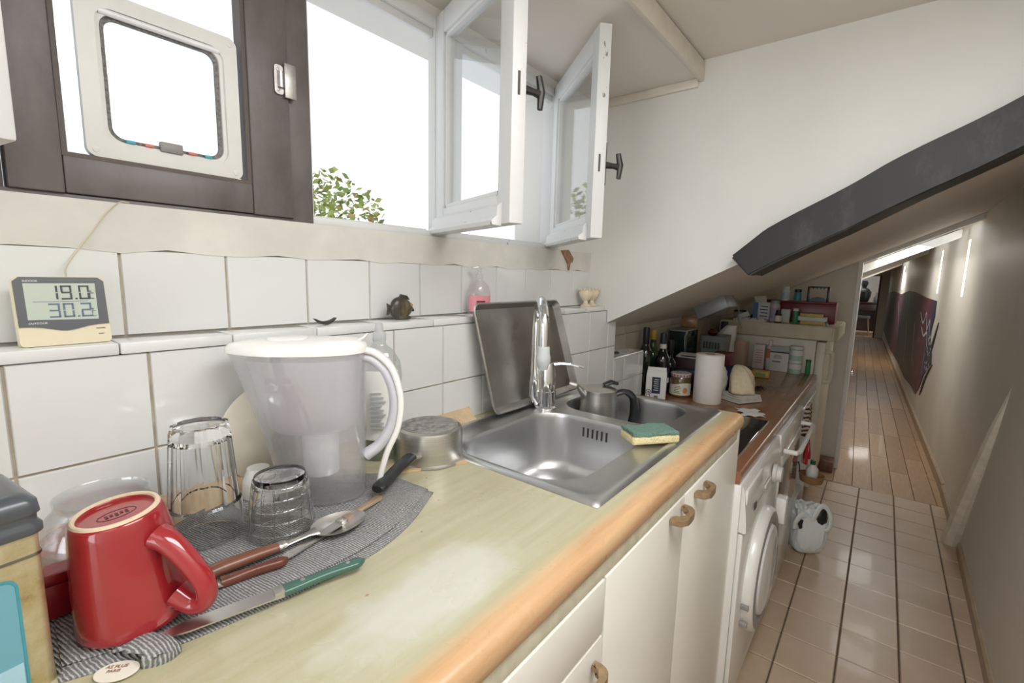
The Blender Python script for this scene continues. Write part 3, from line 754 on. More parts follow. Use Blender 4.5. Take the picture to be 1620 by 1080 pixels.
obj('program_knob', lt([(.034, 0), (.034, .012), (.028, .016), (.027, .030), (.0001, .031)], 28, M=Matrix.Translation((.13, -.006, .705)) @ Matrix.Rotation(PI / 2, 4, 'X')), PALE, wm)
obj('dial_ring', lt([(.044, 0), (.044, .0015), (.0425, .0015), (.0425, 0)], 36, cap0=False, cap1=False, M=Matrix.Translation((.13, -.0075, .705)) @ Matrix.Rotation(PI / 2, 4, 'X')), GREYP, wm)
obj('detergent_drawer', bx(-.285, -.06, -.0035, .004, .735, .782, .002), APPW, wm)
bm = new(); box(bm, -.20, -.176, -.0115, -.0095, .690, .714); 
for a in (.694, .7, .706): box(bm, -.198, -.178, -.0125, -.0110, a, a + .003)
obj('emblem', bm, plain('dark_print', rgb(70, 72, 76), .4), wm)
bm = new()
for i in range(6): box(bm, -.165 + i * .018, -.153 + i * .018, -.0115, -.0095, .70, .704)
obj('panel_print', bm, plain('grey_print_marks', rgb(150, 150, 150), .4), wm)
obj('programme_buttons', bx(-.03, .07, -.012, -.006, .70, .712, .002), PALE, wm)

# oven beside it
ov = thing('oven', 'white built-in oven with a grey glass door and rail handle, right of the washing machine', 'oven', (2.365, .26, 0))
obj('cabinet', bx(-.298, .298, .02, .56, .02, .80), APPW, ov)
od = obj('oven_door', bx(-.294, .294, -.006, .02, .30, .695, .004), APPW, ov)
obj('oven_window', bx(-.235, .235, -.009, -.005, .37, .655, .003), plain('grey_oven_glass', rgb(138, 132, 126), .12, coat=.4), od)
obj('oven_label', bx(-.285, -.238, -.0085, -.0055, .46, .62), plain('brown_sticker', rgb(120, 88, 66), .5), od)
obj('rail_handle', tb([(-.25, -.006, .725), (-.25, -.05, .725), (-.22, -.058, .725), (.22, -.058, .725), (.25, -.05, .725), (.25, -.006, .725)], .010, 10), APPW, ov)
obj('upper_panel', bx(-.296, .296, .0, .02, .70, .80, .003), APPW, ov)
obj('lower_drawer', bx(-.294, .294, -.004, .02, .03, .292, .004), APPW, ov)
# gap shelf unit beyond, open white side with things in it
gs = thing('shelf_unit', 'narrow cream shelf unit between the oven and the fridge', 'shelf', (3.022, .27, 0))
bm = new(); box(bm, -.356, -.340, .01, .55, .0, .80); obj('side_panel', bm, CABW, gs)
obj('side_panel', bx(.372, .395, .01, .55, 0, .80), CABW, gs)
obj('back_panel', bx(-.340, .372, .54, .55, 0, .80), plain('cream_back', rgb(190, 182, 166), .6), gs)
for z in (.10, .47): obj('shelf', bx(-.340, .372, .02, .54, z, z + .018), CABW, gs)

# ---- fridge with its slab top
FR = plain('old_cream_enamel', rgb(214, 206, 188), .4, var=.05)
fg = thing('fridge', 'cream fridge with a thick top slab at the end of the brown worktop', 'fridge', (3.42, .27, 0))
obj('cabinet', bx(.0, .60, .03, .60, .04, 1.048, .006), plain('pale_fridge_side', rgb(218, 213, 200), .4, var=.04), fg)
obj('door', bx(.004, .596, -.02, .028, .10, 1.04, .006), FR, fg)
bm = new(); tube(bm, spline([(.045, -.02, .98), (.045, -.052, .97), (.045, -.056, .90), (.045, -.052, .80), (.045, -.02, .79)], 5), .011, 8, 1.3)
obj('handle', bm, FR, fg)
bm = new(); prism(bm, [(-.012, .60), (-.012, -.05), (.02, -.075), (.60, -.075), (.60, .60)], 1.052, 1.138)
bmesh.ops.bevel(bm, geom=bm.edges[:], offset=.006, segments=2, affect='EDGES')
obj('top_slab', bm, plain('yellowed_slab', rgb(204, 196, 168), .4, var=.08), fg)
for x in (.04, .56):
    for y in (.06, .55): obj('foot', lt([(.018, 0), (.018, .045)], 12, M=Matrix.Translation((x, y, 0))), RUBBER, fg)
# dark wooden block at the foot of the doorway wall
tag(obj('wood_block', bx(4.10, 4.228, .17, .262, .0008, .085, .004), woodmat('brown_block_wood', rgb(96, 64, 44), rgb(120, 82, 58), rgb(134, 94, 68)), loc=(0, 0, 0)), 'small brown wooden block on the floor against the doorway wall', 'block')

# ---- open door leaf in the corridor, seen on edge, with its lever
do = thing('door_1', 'white door folded back into the corridor', 'door', (4.36, .165, 0)); do['kind'] = 'structure'
for k in ('label', 'category'): del do[k]
M = Matrix.Rotation(CA + .03, 4, 'Z')
obj('door_leaf', box(new(), 0, .72, 0, .035, .012, 1.50, .003, mat=M), WHITE, do)
bm = new(); tube(bm, [M @ Vector(p) for p in ((.66, .002, .64), (.66, -.045, .64), (.65, -.05, .64), (.57, -.05, .635))], [.009, .008, .008, .007], 10); obj('lever_handle', bm, CHROME, do)
for z in (.3, 1.2): obj('hinge', lt([(.007, z), (.007, z + .08)], 10, M=Matrix.Translation((-.008, -.004, 0))), STEELP, do)

# ================================================================== THINGS ON THE WOODEN WORKTOP
GLS = glass('clear_glass', (.985, .99, .99, 1))
PAPERW = plain('white_paper', rgb(236, 236, 232), .8, var=.03)
INK = plain('dark_ink', rgb(52, 52, 58), .5)
# ---- ribbed grey towel under the drying things
def towel_mat():
    m, nt, bs = nodes('ribbed_grey_towel')
    w = N(nt, 'ShaderNodeTexWave'); w.bands_direction = 'X'; w.inputs['Scale'].default_value = 95; w.inputs['Distortion'].default_value = 2.5; w.inputs['Detail'].default_value = 3; w.inputs['Detail Scale'].default_value = 2
    v = mapping(nt, (1, .8, 1), (0, 0, -.25)); nt.links.new(v, w.inputs[0])
    f = noise(nt, mapping(nt), 420, 2, .6)
    c = ramp(nt, w.outputs['Fac'], [(.15, rgb(130, 131, 134)), (.5, rgb(178, 178, 178)), (.9, rgb(206, 205, 203))])
    c = mixc(nt, .5, c, ramp(nt, f, [(.35, (.35, .35, .36, 1)), (.65, (1, 1, 1, 1))]), 'MULTIPLY')
    nt.links.new(c, bs.inputs['Base Color']); bs.inputs['Roughness'].default_value = 1
    bump(nt, bs, w.outputs['Fac'], .8, .003); return m
TOWEL = towel_mat()
def interp(pts, t):
    P = spline([(x, y, 0) for x, y in pts], 12); k = t * (len(P) - 1); i = min(int(k), len(P) - 2); return P[i].lerp(P[i + 1], k - i)
def cloth_slab(fr, bk, z, th, nu=60, nv=24, amp=.0012, seed=0):
    """thin cloth between a front and a back edge curve, softly waved, with thickness"""
    bm = new(); T = []; Bt = []
    for i in range(nu + 1):
        a, b = interp(fr, i / nu), interp(bk, i / nu); ra = []; rb = []
        for j in range(nv + 1):
            p = a.lerp(b, j / nv); e = min(i, nu - i, j, nv - j); e = min(1, e / 2)
            h = th * (.35 + .65 * e) + amp * e * (math.sin(p.x * 60 + seed) * math.sin(p.y * 70 + seed * 2) + .6 * math.sin(p.x * 23 - p.y * 90))
            ra.append(bm.verts.new((p.x, p.y, z + max(h, .0012)))); rb.append(bm.verts.new((p.x, p.y, z)))
        T.append(ra); Bt.append(rb)
    for i in range(nu):
        for j in range(nv):
            bm.faces.new([T[i][j], T[i + 1][j], T[i + 1][j + 1], T[i][j + 1]]); bm.faces.new([Bt[i][j], Bt[i][j + 1], Bt[i + 1][j + 1], Bt[i + 1][j]])
    bd = [(i, 0) for i in range(nu)] + [(nu, j) for j in range(nv)] + [(i, nv) for i in range(nu, 0, -1)] + [(0, j) for j in range(nv, 0, -1)]
    for q, (i, j) in enumerate(bd):
        i2, j2 = bd[(q + 1) % len(bd)]; bm.faces.new([T[i][j], Bt[i][j], Bt[i2][j2], T[i2][j2]])
    return bm
ZT = 1.0224
tw = thing('towel', 'grey ribbed towel folded under the upturned glasses, mug and jug', 'towel', (0, 0, 0))
obj('lower_layer', cloth_slab([(.045, .562), (.115, .535), (.20, .520), (.33, .512), (.43, .535), (.532, .590)], [(.06, .80), (.2, .815), (.30, .815), (.40, .805), (.47, .765), (.522, .715)], 1.0152, .0032), TOWEL, tw, ang=180)
obj('upper_layer', cloth_slab([(.05, .580), (.12, .556), (.20, .540), (.33, .530), (.43, .552), (.530, .602)], [(.065, .80), (.2, .814), (.30, .814), (.40, .804), (.468, .764), (.520, .714)], 1.0186, .0034, seed=2), TOWEL, tw, ang=180)
# folded corner with its cloth label
bm = tb(spline([(.090, .566, 1.0215), (.103, .548, 1.0275), (.1145, .528, 1.0275), (.1185, .518, 1.0220), (.110, .519, 1.0185), (.100, .526, 1.0185)], 5), [.008] * 4 + [.013] * 6 + [.0125] * 6 + [.009] * 6 + [.010] * 4, 14, .34)
obj('folded_corner', bm, TOWEL, tw, ang=180)
tgp = [(.0185 * math.cos(a), .0125 * math.sin(a)) for a in [2 * PI * k / 24 for k in range(24)]]
lab = obj('cloth_label', prism(new(), tgp, 0, .0008, Matrix.Translation((.082, .535, 1.0175)) @ Matrix.Rotation(-.72, 4, 'Z')), plain('cream_label_cloth', rgb(232, 226, 212), .9), tw)
TXB = plain('brown_label_print', rgb(150, 110, 92), .8)
text('AS PLUS', .0052, TXB, lab, (.0755, .5455, 1.0188), (0, 0, -.72))
text('PARIS', .0046, TXB, lab, (.0745, .5395, 1.0188), (0, 0, -.72))

# ---- red mug upside down
MUG = plain('red_glazed_mug', rgb(158, 40, 46), .12, var=.05, coat=.6)
mg = thing('mug', 'glossy red mug turned upside down on the towel, beside the old tin', 'mug', (.1165, .604, ZT + .0052))
mg.rotation_euler = (0, math.radians(-5.5), 0)
obj('body', lt([(.0405, .100), (.0445, .02), (.0455, .006), (.0485, .002), (.0505, .0), (.0525, .0015), (.0530, .006), (.0512, .018), (.0490, .045), (.0445, .085), (.0412, .108), (.0395, .117), (.0372, .1205), (.0330, .1208), (.0318, .1195), (.0316, .117), (.0001, .1165)], 64, cap0=True), MUG, mg, ang=60)
obj('foot_ring', lt([(.0376, .1200), (.0364, .1222), (.0350, .1228), (.0334, .1224), (.0324, .1204)], 64, cap0=False, cap1=False), plain('unglazed_rim', rgb(226, 206, 178), .8), mg)
STAMP = plain('base_stamp', rgb(84, 40, 48), .5)
bm = new(); lathe(bm, [(.0165, .1166), (.0165, .1171), (.0158, .1171), (.0158, .1166)], 36, cap0=False, cap1=False, M=Matrix.Diagonal((1, .6, 1, 1)))
for k in range(5): box(bm, -.010 + k * .0042, -.0075 + k * .0042, -.004 + .002 * (k % 2), .003, .1166, .1171)
obj('base_stamp', bm, STAMP, mg)
hd = Vector((math.cos(-1.02), math.sin(-1.02), 0))
hp = [hd * .042 + Vector((0, 0, .093)), hd * .054 + Vector((0, 0, .087)), hd * .072 + Vector((0, 0, .066)), hd * .086 + Vector((0, 0, .040)), hd * .084 + Vector((0, 0, .020)), hd * .070 + Vector((0, 0, .014)), hd * .052 + Vector((0, 0, .026))]
hs = spline(hp, 6); hr = [.0145 - .0035 * math.sin(PI * i / (len(hs) - 1)) for i in range(len(hs))]
obj('handle', tube(new(), hs, hr, 16, .85), MUG, mg, ang=90)

# ---- old tea tin at the left edge
def tin_mat():
    m, nt, bs = nodes('worn_gold_tin'); f = noise(nt, mapping(nt), 16, 7, .7)
    nt.links.new(ramp(nt, f, [(.3, rgb(150, 124, 86)), (.42, rgb(192, 176, 134)), (.6, rgb(214, 206, 178)), (.74, rgb(150, 116, 76))]), bs.inputs['Base Color'])
    bs.inputs['Metallic'].default_value = .65; bs.inputs['Roughness'].default_value = .38; bump(nt, bs, f, .1); return m
TIN = tin_mat()
ti = thing('tea_tin', 'old worn gold tin with dark grey lid and blue label, beside the red mug', 'tin', (.0462, .570, 1.0152), math.radians(9))
ti.scale = (1, 1, 1.045)
TWd, TDp, THt = .115, .105, .150
obj('body', prism(new(), rrect(TWd, TDp, .007, 4, -TWd / 2, TDp / 2), 0, THt), TIN, ti, ang=50)
obj('seam_band', prism(new(), rrect(TWd + .002, TDp + .002, .008, 4, -TWd / 2, TDp / 2), .122, .1245), metal('tarnished_seam', rgb(150, 146, 140), .35, var=.3), ti, ang=50)
bm = new(); bz = [(.002, .1415), (.0035, .143), (.0035, .149), (.001, .152), (.001, .158), (.003, .160), (.002, .170), (-.004, .1755), (-.010, .1765)]
rings = [[(x, y, z) for x, y in rrect(TWd + 2 * e, TDp + 2 * e, .009, 4, -TWd / 2, TDp / 2)] for e, z in bz]
loft(bm, rings); obj('lid', bm, plain('dark_grey_lid_paint', rgb(76, 80, 86), .3, var=.15, vscale=20, coat=.2), ti, ang=60)
lb = obj('label', prism(new(), rrect(.098, .108, .010, 5, -.067, .056), 0, .0006, M_XZ), chipped('blue_tin_label', rgb(110, 168, 186), rgb(168, 160, 128), .55, .7, 14), ti)
bm = new()
o1 = rrect(.098, .108, .010, 5, -.067, .056); o2 = rrect(.094, .104, .008, 5, -.067, .056)
A = [bm.verts.new((x, -.0012, z)) for x, z in o1]; B_ = [bm.verts.new((x, -.0012, z)) for x, z in o2]; strip(bm, A, B_)
A2 = [bm.verts.new((x, -.0003, z)) for x, z in o1]; B2_ = [bm.verts.new((x, -.0003, z)) for x, z in o2]; strip(bm, A2, B2_); strip(bm, A, A2); strip(bm, B_, B2_)
obj('label_border', bm, plain('turquoise_line', rgb(70, 150, 165), .4), lb)
obj('label_band', bx(-.115, -.021, -.0011, -.0004, .006, .032), plain('pale_blue_band', rgb(168, 208, 226), .4), lb)
obj('label_figure', prism(new(), [(-.085, .05), (-.06, .05), (-.056, .085), (-.068, .098), (-.082, .09)], .0008, .0014, M_XZ), plain('ochre_print', rgb(186, 160, 104), .5), lb)
text('nses', .0125, plain('red_print', rgb(190, 62, 84), .5), lb, (-.058, -.0014, .018), (PI / 2, 0, 0), shear=.3)

# ---- red plastic box and jar behind the mug
bt = thing('red_box', 'small dark red plastic box behind the tin and the red mug', 'box', (.055, .668, ZT))
RED = plain('dark_red_plastic', rgb(140, 22, 34), .28, var=.1)
obj('body', bx(-.032, .026, -.008, .018, 0, .040, .004), RED, bt)
obj('lid', bx(-.034, .028, -.010, .020, .040, .052, .003), RED, bt)
jr = thing('glass_jar', 'round clear glass jar with red contents standing at the tiles behind the red mug', 'jar', (.120, .757, ZT)); jr.scale = (.83, .83, .86)
JG = pane('thin_jar_glass', (.97, .98, .98, 1), .10, .10)
obj('glass', lt([(.060, 0), (.074, .004), (.082, .03), (.0815, .05), (.073, .075), (.060, .088), (.0565, .094), (.0570, .104), (.0585, .106), (.0565, .1065), (.0548, .104), (.0545, .094), (.058, .087), (.070, .074), (.079, .05), (.079, .03), (.072, .007), (.0001, .006)], 56), JG, jr, ang=60)
obj('contents', lt([(.060, .0065), (.0705, .009), (.0775, .03), (.0775, .046), (.0001, .048)], 48), plain('red_jelly', rgb(128, 18, 30), .2, var=.35, vscale=40, coat=.3), jr)

# ---- tall faceted tumbler, upside down
gt = thing('tumbler', 'tall faceted clear glass tumbler upside down on the towel', 'glass', (.222, .722, ZT)); gt.scale = (1, 1, 1.04)
def facet(n, depth):
    def f(a, i):
        t = (a * n / (2 * PI)) % 1; return 1 - depth * (1 - abs(2 * t - 1)) * 1.0
    return f
def facet_glass(R, n, dep, lo, hi):
    def f(a, i):
        if lo <= i <= hi:
            t = (a * n / (2 * PI)) % 1 - .5; return math.cos(PI / n) / math.cos(t * 2 * PI / n)
        return 1
    return f
pg = [(.0440, 0), (.0452, .001), (.0462, .012), (.0458, .045), (.0455, .050), (.0448, .053), (.0385, .138), (.0375, .152), (.0355, .158), (.032, .1595), (.018, .1585), (.0001, .1575)]
pgi = [(.0001, .1400), (.028, .1405), (.0345, .136), (.0405, .052), (.0432, .012), (.0436, .001)]
obj('glass', lathe(new(), (pg + pgi)[:], 60, facet_glass(1, 10, 1, 5, 9), cap0=False, cap1=False), GLS, gt, ang=20)

# ---- small glass with a net pattern, upside down
gs_ = thing('tumbler.001', 'small clear glass tumbler with a raised grid pattern, upside down beside the spoon', 'glass', (.297, .655, ZT)); gs_.scale = (1.06, 1.06, 1.02)
po = [(.0400, 0), (.0412, .001), (.0415, .010), (.0385, .040), (.0350, .070), (.0332, .082), (.0315, .0865), (.027, .088), (.012, .087), (.0001, .0865)]
pi_ = [(.0001, .074), (.024, .0745), (.0295, .070), (.036, .040), (.0392, .010), (.0396, .001)]
gl_ = obj('glass', lathe(new(), po + pi_, 48, None, cap0=False, cap1=False), GLS, gs_, ang=30)
bm = new()
def rad_at(z):
    for (r0, z0), (r1, z1) in zip(po[1:], po[2:]):
        if z0 <= z <= z1: return r0 + (r1 - r0) * (z - z0) / max(1e-6, z1 - z0)
    return .033
for z in (.014, .030, .046, .061, .076):
    tube(bm, [(rad_at(z) * math.cos(a), rad_at(z) * math.sin(a), z) for a in [2 * PI * k / 40 for k in range(41)]], .0010, 6)
for k in range(14):
    a = 2 * PI * k / 14; tube(bm, [((rad_at(z)) * math.cos(a), (rad_at(z)) * math.sin(a), z) for z in (.004, .014, .030, .046, .061, .074, .083)], .0009, 6)
obj('raised_grid', bm, GLS, gl_)

# ---- filter jug
PITCH = pane('cloudy_jug_plastic', (.985, .985, .99, 1), .07, .20, rgb(248, 247, 252)); HOPP = pane('milky_hopper_plastic', (.985, .985, .99, 1), .04, .36, rgb(248, 247, 252))
JWHITE = plain('white_jug_plastic', rgb(240, 239, 236), .25, var=.02, coat=.2)
pj_ = thing('filter_jug', 'tall cloudy plastic water filter jug with white lid and handle', 'jug', (.400, .716, ZT), math.radians(-40))
def se(cx, a, b, z, n=44, p=2.5, beak=0):
    out = []
    for k in range(n):
        t = 2 * PI * k / n; c, s = math.cos(t), math.sin(t)
        x = a * math.copysign(abs(c) ** (2 / p), c); y = b * math.copysign(abs(s) ** (2 / p), s)
        if c < 0: y *= 1 - .25 * beak * abs(c) ** 2; x -= .014 * beak * abs(c) ** 6
        out.append((cx + x, y, z))
    return out
jp = [(-.002, .063, .045, .0), (-.002, .068, .049, .003), (-.004, .0710, .0508, .06), (-.010, .078, .053, .12), (-.018, .087, .055, .18), (-.025, .095, .057, .235), (-.028, .099, .058, .250)]
outer_ = [se(c, a, b, z, beak=min(1, z / .25)) for c, a, b, z in jp]
inner_ = [se(c, a - .0022, b - .0022, max(z, .004), beak=min(1, z / .25)) for c, a, b, z in jp[::-1]]
obj('body', loft(new(), outer_ + inner_), PITCH, pj_, ang=60)
obj('hopper', loft(new(), [se(c, a, b, z) for c, a, b, z in ((-.012, .058, .040, .118), (-.014, .068, .046, .128), (-.018, .079, .0515, .18), (-.022, .086, .0535, .232), (-.022, .090, .0545, .238))]), HOPP, pj_, ang=60)
obj('cartridge', lt([(.026, .040), (.028, .042), (.029, .112), (.03, .118)], 28, M=Matrix.Translation((-.005, 0, 0))), plain('white_cartridge', rgb(236, 236, 240), .4), pj_)
obj('water', loft(new(), [se(c, a - .004, b - .004, z) for c, a, b, z in ((0, .062, .046, .005), (-.003, .0690, .0505, .06), (-.0085, .0765, .0527, .108))]), pane('water', (.975, .98, .985, 1), .05, .03), pj_)
lid = [se(c, a, b, z, beak=1) for c, a, b, z in ((-.028, .1005, .0595, .248), (-.028, .1010, .060, .256), (-.026, .096, .057, .262), (-.020, .080, .047, .267), (-.012, .045, .030, .2695))]
ld_ = obj('lid', loft(new(), lid), JWHITE, pj_, ang=60)
obj('lid_flap', loft(new(), [se(-.05, .03, .026, .268), se(-.05, .031, .027, .2705), se(-.05, .028, .024, .272)]), JWHITE, ld_)
obj('lid_tab', tb([(.055, 0, .262), (.068, 0, .270), (.074, .004, .276)], [.010, .008, .004], 8, .35), JWHITE, ld_)
hpts = spline([(.062, 0, .250), (.088, 0, .243), (.114, 0, .215), (.127, 0, .165), (.122, 0, .115), (.104, 0, .072), (.092, 0, .030), (.090, 0, .004)], 6)
bm = new(); R_ = []
for i, p in enumerate(hpts):
    t = (hpts[min(i + 1, len(hpts) - 1)] - hpts[max(i - 1, 0)]).normalized(); nrm = Vector((t.z, 0, -t.x)) * -1
    w = .0115; th = .005 if i < len(hpts) - 1 else .003
    R_.append([p + Vector((0, s * w, 0)) + nrm * (q * th) for s, q in ((-1, -.6), (-.7, -1), (.7, -1), (1, -.6), (1, .6), (.7, 1), (-.7, 1), (-1, .6))])
obj('handle', loft(bm, R_), JWHITE, pj_, ang=60)
hin = spline([(.060, 0, .238), (.082, 0, .232), (.104, 0, .208), (.116, 0, .165), (.111, 0, .12), (.092, 0, .085), (.068, 0, .066)], 6)
obj('handle_inner', tube(new(), hin, [.010 + .004 * (i / len(hin)) ** 3 for i in range(len(hin))], 12, .8), plain('grey_clear_grip', rgb(198, 198, 206), .3), pj_, ang=90)

# ---- plate and cup behind the jug
pl = thing('plate', 'cream plate leaning on the tiles behind the filter jug', 'plate', (.375, .829, 1.1145)); pl.rotation_euler = (math.radians(-83), 0, 0)
obj('dish', lt([(.0001, 0), (.055, 0), (.060, .003), (.092, .009), (.0945, .0105), (.093, .0115), (.060, .0055), (.055, .003), (.0001, .003)], 56, cap0=False), plain('cream_china', rgb(232, 226, 208), .18, var=.03, coat=.4), pl)
cu_ = thing('cup', 'small white cup with a ring handle between the tall tumbler and the jug', 'cup', (.326, .797, ZT))
CH = plain('white_china', rgb(234, 233, 228), .15, var=.02, coat=.4)
obj('body', lt([(.026, .0), (.027, .002), (.024, .03), (.018, .044), (.017, .048), (.0001, .047)], 36), CH, cu_)
hdv = Vector((.35, -.93, 0)).normalized()
obj('handle', tube(new(), [hdv * (.025 + .014 * math.sin(a)) + Vector((0, 0, .022 + .015 * math.cos(a))) for a in [PI * k / 12 for k in range(13)]], .0032, 8), CH, cu_)

# ---- washing-up liquid bottle
sb = thing('soap_bottle', 'clear washing-up liquid bottle with a white label behind the filter jug', 'bottle', (.572, .797, 1.0152), math.radians(-38))
def elip(prof, fl, seg=36): return lathe(new(), prof, seg, None, M=Matrix.Diagonal((1, fl, 1, 1)))
bp = [(.034, 0), (.037, .003), (.036, .03), (.033, .065), (.034, .09), (.041, .14), (.0445, .175), (.041, .205), (.028, .228), (.015, .238), (.0125, .243), (.0125, .252)]
obj('body', elip(bp, .72), pane('clear_bottle_plastic', (.93, .95, .94, 1), .10, .16), sb, ang=60)
obj('liquid', elip([(.032, .003), (.0345, .005), (.0335, .03), (.0305, .065), (.031, .085), (.0001, .085)], .70), pane('pale_green_liquid', rgb(206, 214, 186), .05, .25, rgb(200, 208, 176)), sb)
obj('cap', lt([(.0135, .248), (.0135, .262), (.009, .268), (.007, .284), (.0001, .286)], 20), pane('frosted_cap', (.95, .95, .95, 1), .05, .6), sb)
bm = new(); n = 16; fr_ = []
for k in range(n + 1):
    a = -PI * .5 - .95 + 1.9 * k / n; col = []
    for z, r in ((.045, .0362), (.065, .0340), (.09, .0350), (.14, .0418), (.175, .0452), (.19, .0440)): col.append((r * math.cos(a), r * .74 * math.sin(a), z))
    fr_.append(col)
loft(bm, fr_, closed=False, cap=False)
lb = obj('label', bm, PAPERW, sb)
bm = new()
for q in range(9): box(bm, -.018, .012 - .004 * (q % 3), -.0335 - .0006, -.0333 + .004, .072 + q * .009, .0745 + q * .009)
obj('label_print', bm, plain('pale_grey_print', rgb(176, 180, 184), .6), lb)

# ---- cutlery
SILV = metal('worn_silver', rgb(212, 210, 206), .34, var=.05, scale=20)
WOODH = woodmat('brown_wood_handle', rgb(96, 58, 42), rgb(128, 82, 62), rgb(150, 102, 80), scale=6)
WOODD = woodmat('dark_red_wood_handle', rgb(78, 40, 32), rgb(104, 56, 44), rgb(124, 72, 58), scale=6)
def along(A, B): 
    A, B = Vector(A), Vector(B); d = B - A; return A, d.length, math.atan2(d.y, d.x)
A, L, rz = along((.182, .607), (.389, .594))
so = thing('spoon', 'large steel spoon with a brown wooden handle lying on the towel', 'spoon', (.182, .607, ZT), rz)
obj('handle', tb([(0, 0, .012), (.02, 0, .0125), (.055, 0, .0115), (.085, 0, .0095)], [.0095, .0105, .0095, .0075], 14, .75), WOODH, so)
obj('ferrule', tb([(.084, 0, .0095), (.087, 0, .0095), (.0875, 0, .0095), (.090, 0, .0095), (.0905, 0, .0095), (.094, 0, .0095)], [.0078, .0082, .0072, .0082, .0072, .0068], 14, .75), SILV, so)
obj('neck', tb([(.092, 0, .0095), (.11, .0, .0105), (.125, 0, .0115), (.137, 0, .0110)], [.0055, .0050, .0062, .0105], 12, .35), SILV, so)
bm = new(); nb = 14; mb = 24; T_ = []
for j in range(nb + 1):
    row = []
    for k in range(mb):
        a = 2 * PI * k / mb; rr = j / nb
        x = .171 + .041 * rr * math.cos(a); y = .0295 * rr * math.sin(a) * (1 - .10 * math.cos(a)); z = .0013 + .0105 * rr ** 2.2
        row.append((x, y, z))
    T_.append(row)
under = [[(x, y, z - .0011) for x, y, z in r] for r in T_]
V1 = [[bm.verts.new(p) for p in r] for r in T_[1:]]; V2 = [[bm.verts.new(p) for p in r] for r in under[1:]]
c1 = bm.verts.new((.170, 0, .0013)); c2 = bm.verts.new((.170, 0, .0003))
for k in range(mb): bm.faces.new([c1, V1[0][k], V1[0][(k + 1) % mb]]); bm.faces.new([c2, V2[0][(k + 1) % mb], V2[0][k]])
for VV in (V1, V2):
    for a, b in zip(VV, VV[1:]): strip(bm, a, b)
strip(bm, V1[-1], V2[-1]); obj('bowl', bm, SILV, so, ang=60)
def knife(name, label, p0, p1, z, hl, hw, bl, bw, hm, bolster=True, rivets=0, rivm=None, roll=0, ht=.009):
    """p0 = end of the handle, p1 = direction of the point"""
    A, L, rz = along(p0, p1); t = thing(name, label, 'knife', (p0[0], p0[1], z), rz); t.rotation_euler = (roll, 0, rz)
    ol = [(hl * k / 16, (.30 if k == 0 else .62 if k == .5 else 1) * (.86 + .14 * math.cos(2 * PI * k / 16)) * min(1, (.32 + k * .42) ** .7)) for k in range(17)]
    R_ = []
    for x, w in ol:
        a_, b_ = w * hw / 2, ht / 2 * min(1, .55 + x / hl * 4)
        R_.append([(x, a_ * math.copysign(abs(math.cos(t_)) ** .75, math.cos(t_)), ht / 2 + b_ * math.copysign(abs(math.sin(t_)) ** .75, math.sin(t_))) for t_ in [2 * PI * q / 20 for q in range(20)]])
    bm = loft(new(), R_)
    h = obj('handle', bm, hm, t, ang=60)
    if bolster: obj('bolster', bx(hl - .001, hl + .011, -hw * .42, hw * .42, .0006, ht * .95, .0015), SILV, t)
    s = hl + (.010 if bolster else -.001)
    bp_ = [(s, -bw * .45), (s + bl * .7, -bw * .48), (s + bl * .92, -bw * .2), (s + bl, bw * .12), (s + bl * .7, bw * .42), (s, bw * .5)]
    bm = new(); up_ = [bm.verts.new((x, y, ht * .5 + .0009)) for x, y in bp_]; dn = [bm.verts.new((x, y, ht * .5 - .0009)) for x, y in bp_]
    bm.faces.new(up_); bm.faces.new(dn[::-1]); strip(bm, up_, dn); obj('blade', bm, SILV, t)
    for q in range(rivets): obj('rivet', lt([(.0028, ht - .001), (.0028, ht + .0004), (.0001, ht + .0007)], 12, M=Matrix.Translation((hl * (.22 + .56 * q), 0, 0))), SILV, h)
    return t
knife('knife', 'knife with a dark red wooden handle half under the upturned red mug', (.264, .571), (.180, .588), ZT, .075, .016, .10, .018, WOODD, False, 0, None, 0, .012)
knife('knife.001', 'knife with a streaked horn handle, its blade under the large spoon', (.452, .630), (.270, .581), ZT, .088, .0165, .12, .016, woodmat('streaked_horn', rgb(86, 62, 46), rgb(140, 116, 94), rgb(196, 180, 160), scale=7), True, 0, None, 0, .009)
knife('knife.002', 'steak knife with a dark green riveted handle along the front of the towel', (.328, .4965), (.116, .541), 1.0225, .098, .0185, .118, .022, plain('green_handle', rgb(66, 104, 92), .3, var=.08, coat=.2), True, 2, SILV, 0, .010)
tag(obj('spatula', prism(new(), [(.0, -.005), (.08, -.006), (.10, -.016), (.15, -.018), (.155, 0), (.15, .018), (.10, .016), (.08, .006), (0, .005)], 0, .005), woodmat('pale_wood_spatula', rgb(186, 156, 116), rgb(206, 178, 140), rgb(216, 190, 154)), loc=(.668, .640, 1.0153), rot=(0, 0, math.radians(148))), 'flat pale wooden spatula lying by the upturned saucepan', 'spatula')

